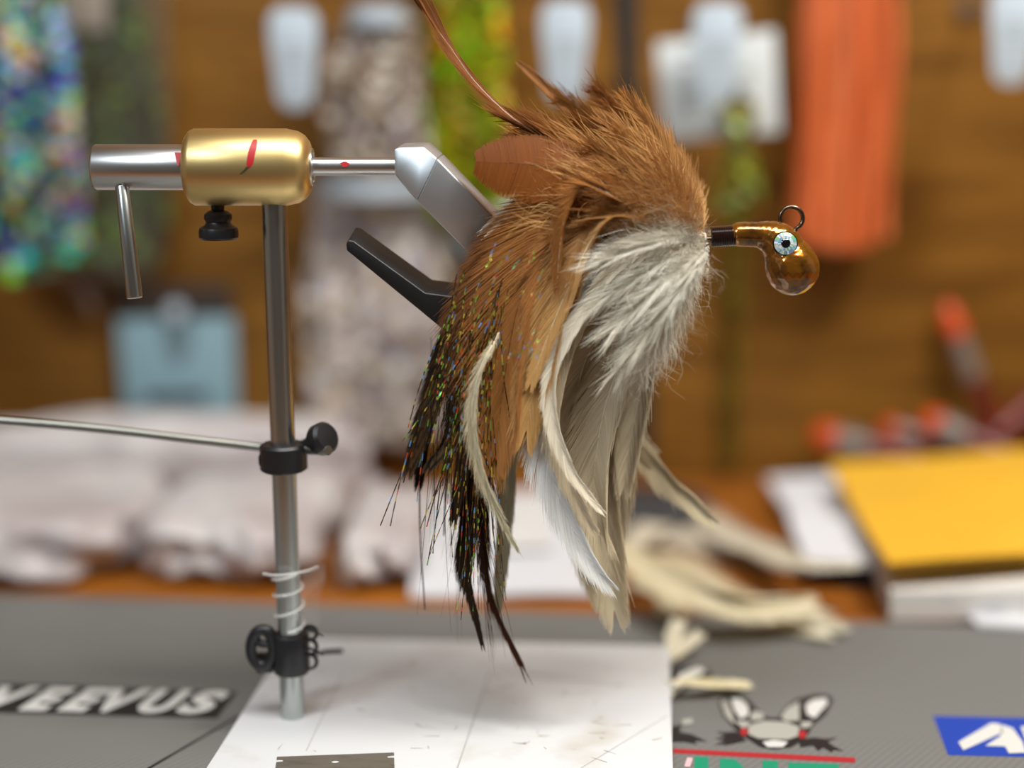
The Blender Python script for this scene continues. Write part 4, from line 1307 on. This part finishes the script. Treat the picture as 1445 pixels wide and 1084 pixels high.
OL = [srgb(*c) for c in ((60, 52, 36), (48, 40, 28), (80, 76, 56), (70, 90, 40), (110, 116, 90), (50, 44, 34), (150, 190, 50), (60, 56, 44), (44, 36, 26), (110, 150, 110))]  # dark tinsel; the few bright greens are glints painted into the strands
so = mesh('strands', quad.reshape(-1, 3), np.arange(n * seg * 4).reshape(-1, 4), M['film'], pack, smooth=False, cols=np.repeat(np.array(OL)[r2.integers(0, len(OL), n * seg)], 4, 0))
so['kind'] = 'stuff'
mesh('peg', *cyl(W(150, -30, .034), W(150, -34, .0), .0015, seg=8), M['wire'], pack)
# pinkish feather tip hanging below it
pf = empty('hanging_feather', W(128, 428, .012), 'dusty pink feather hanging under the rainbow tinsel', 'feather')
vs, fs, cl, C = feather_geo([W(62, 330, .012), W(82, 366, .014), (W(108, 396, .014)), W(130, 430, .012)], .006, UPV, 401, srgb(150, 120, 112), tip_col=srgb(160, 134, 126), spacing=.0008, bw=.8)
mesh('vane', vs, fs, M['feather'], pf, cols=cl)
mesh('quill', *tube(C[::4], .0005, 6), M['quill'], pf)
# pale blue blister card
bc = empty('blister_card', W(250, 650, .012), 'pale blue package card with dark print hanging behind post', 'package')
poly_card('card_board', [(164, 446), (330, 440), (338, 640), (300, 652), (182, 655)], .012, .0012, M['blue_card'], None, None, bc)
poly_card('dark_header', [(172, 405), (326, 402), (330, 446), (166, 450)], .0125, .0016, mat('dark_header', srgb(52, 40, 32), .5), None, None, bc)
poly_card('print_block', [(225, 448), (272, 446), (266, 500), (250, 520), (236, 500)], .0126, .0003, mat('slate_print', srgb(96, 116, 124), .6), None, None, bc, bevel=0)
poly_card('print_line', [(206, 556), (290, 552), (291, 566), (206, 570)], .0126, .0003, M['dark_print'], None, None, bc, bevel=0)
poly_card('print_ring', [(222, 572), (236, 572), (240, 600), (254, 612), (270, 600), (272, 572), (282, 572), (280, 604), (256, 626), (228, 606)], .0126, .0003, mat('slate_print_pale', srgb(104, 132, 144), .6), None, None, bc, bevel=0)
mesh('grommet', *lathe(W(247, 440, .016), (0, 1, 0), [(0, .003), (.0005, .006), (.003, .006)], 20), M['tag'], bc)
mesh('peg', *cyl(W(247, 440, .016), W(247, 440, .0), .0016, seg=8), M['wire'], bc)
# small pale blue card behind the jaw
cb_ = poly_card('package_card', [(624, 276), (742, 268), (748, 330), (735, 356), (640, 360)], .012, .0012, mat('ice_blue_card', srgb(176, 204, 212), .6), 'plain ice-blue card on the wall behind the jaw', 'card')
mesh('peg', *cyl(W(690, 290, .014), W(690, 290, .0), .0014, seg=8), M['wire'], cb_)


# ------------------------------------------------------------------ orange-capped tubes behind the envelope
def capped_tube(p, q, rad, label):
    p, q = np.array(p), np.array(q)
    L_ = np.linalg.norm(q - p)
    d_ = unit(q - p)
    lo = p if p[2] < q[2] else q
    o = empty('capped_tube', (lo[0], lo[1], lo[2] - rad), label, 'tube', 'orange-capped tubes')
    mesh('cap', *lathe(p, d_, [(0, rad * .4), (.002, rad * .7), (L_ * .10, rad * .9), (L_ * .22, rad * 1.0), (L_ * .22, rad * .6)], 20), M['cap'], o)
    mesh('barrel_body', *lathe(p, d_, [(L_ * .22, rad * .5), (L_ * .22, rad * .9), (L_ * .52, rad * .9), (L_ * .52, rad * .5)], 20), M['tube_body'], o)
    mesh('label_sleeve', *lathe(p, d_, [(L_ * .52, rad * .5), (L_ * .52, rad * .95), (L_ * .98, rad * .95), (L_, rad * .6)], 20), M['tube_red'], o)


capped_tube(P(1334, 428, 1.022), P(1412, 636, 1.000), .0075, 'orange-capped tube leaning upright against the wood wall')
capped_tube(P(1146, 612, 1.012), P(1300, 652, 0.990), .0105, 'orange-capped tube lying beside the envelope corner')
capped_tube(P(1242, 602, 1.018), P(1350, 634, 1.004), .0080, 'slim orange-capped tube lying between two thicker tubes')
capped_tube(P(1300, 590, 0.990), P(1420, 646, 0.966), .0105, 'orange-capped tube resting on the back edge of envelope')
capped_tube(P(1540, 500, 1.015), P(1400, 622, 0.975), .0110, 'red orange-capped tube crossing the leaning tube foot')
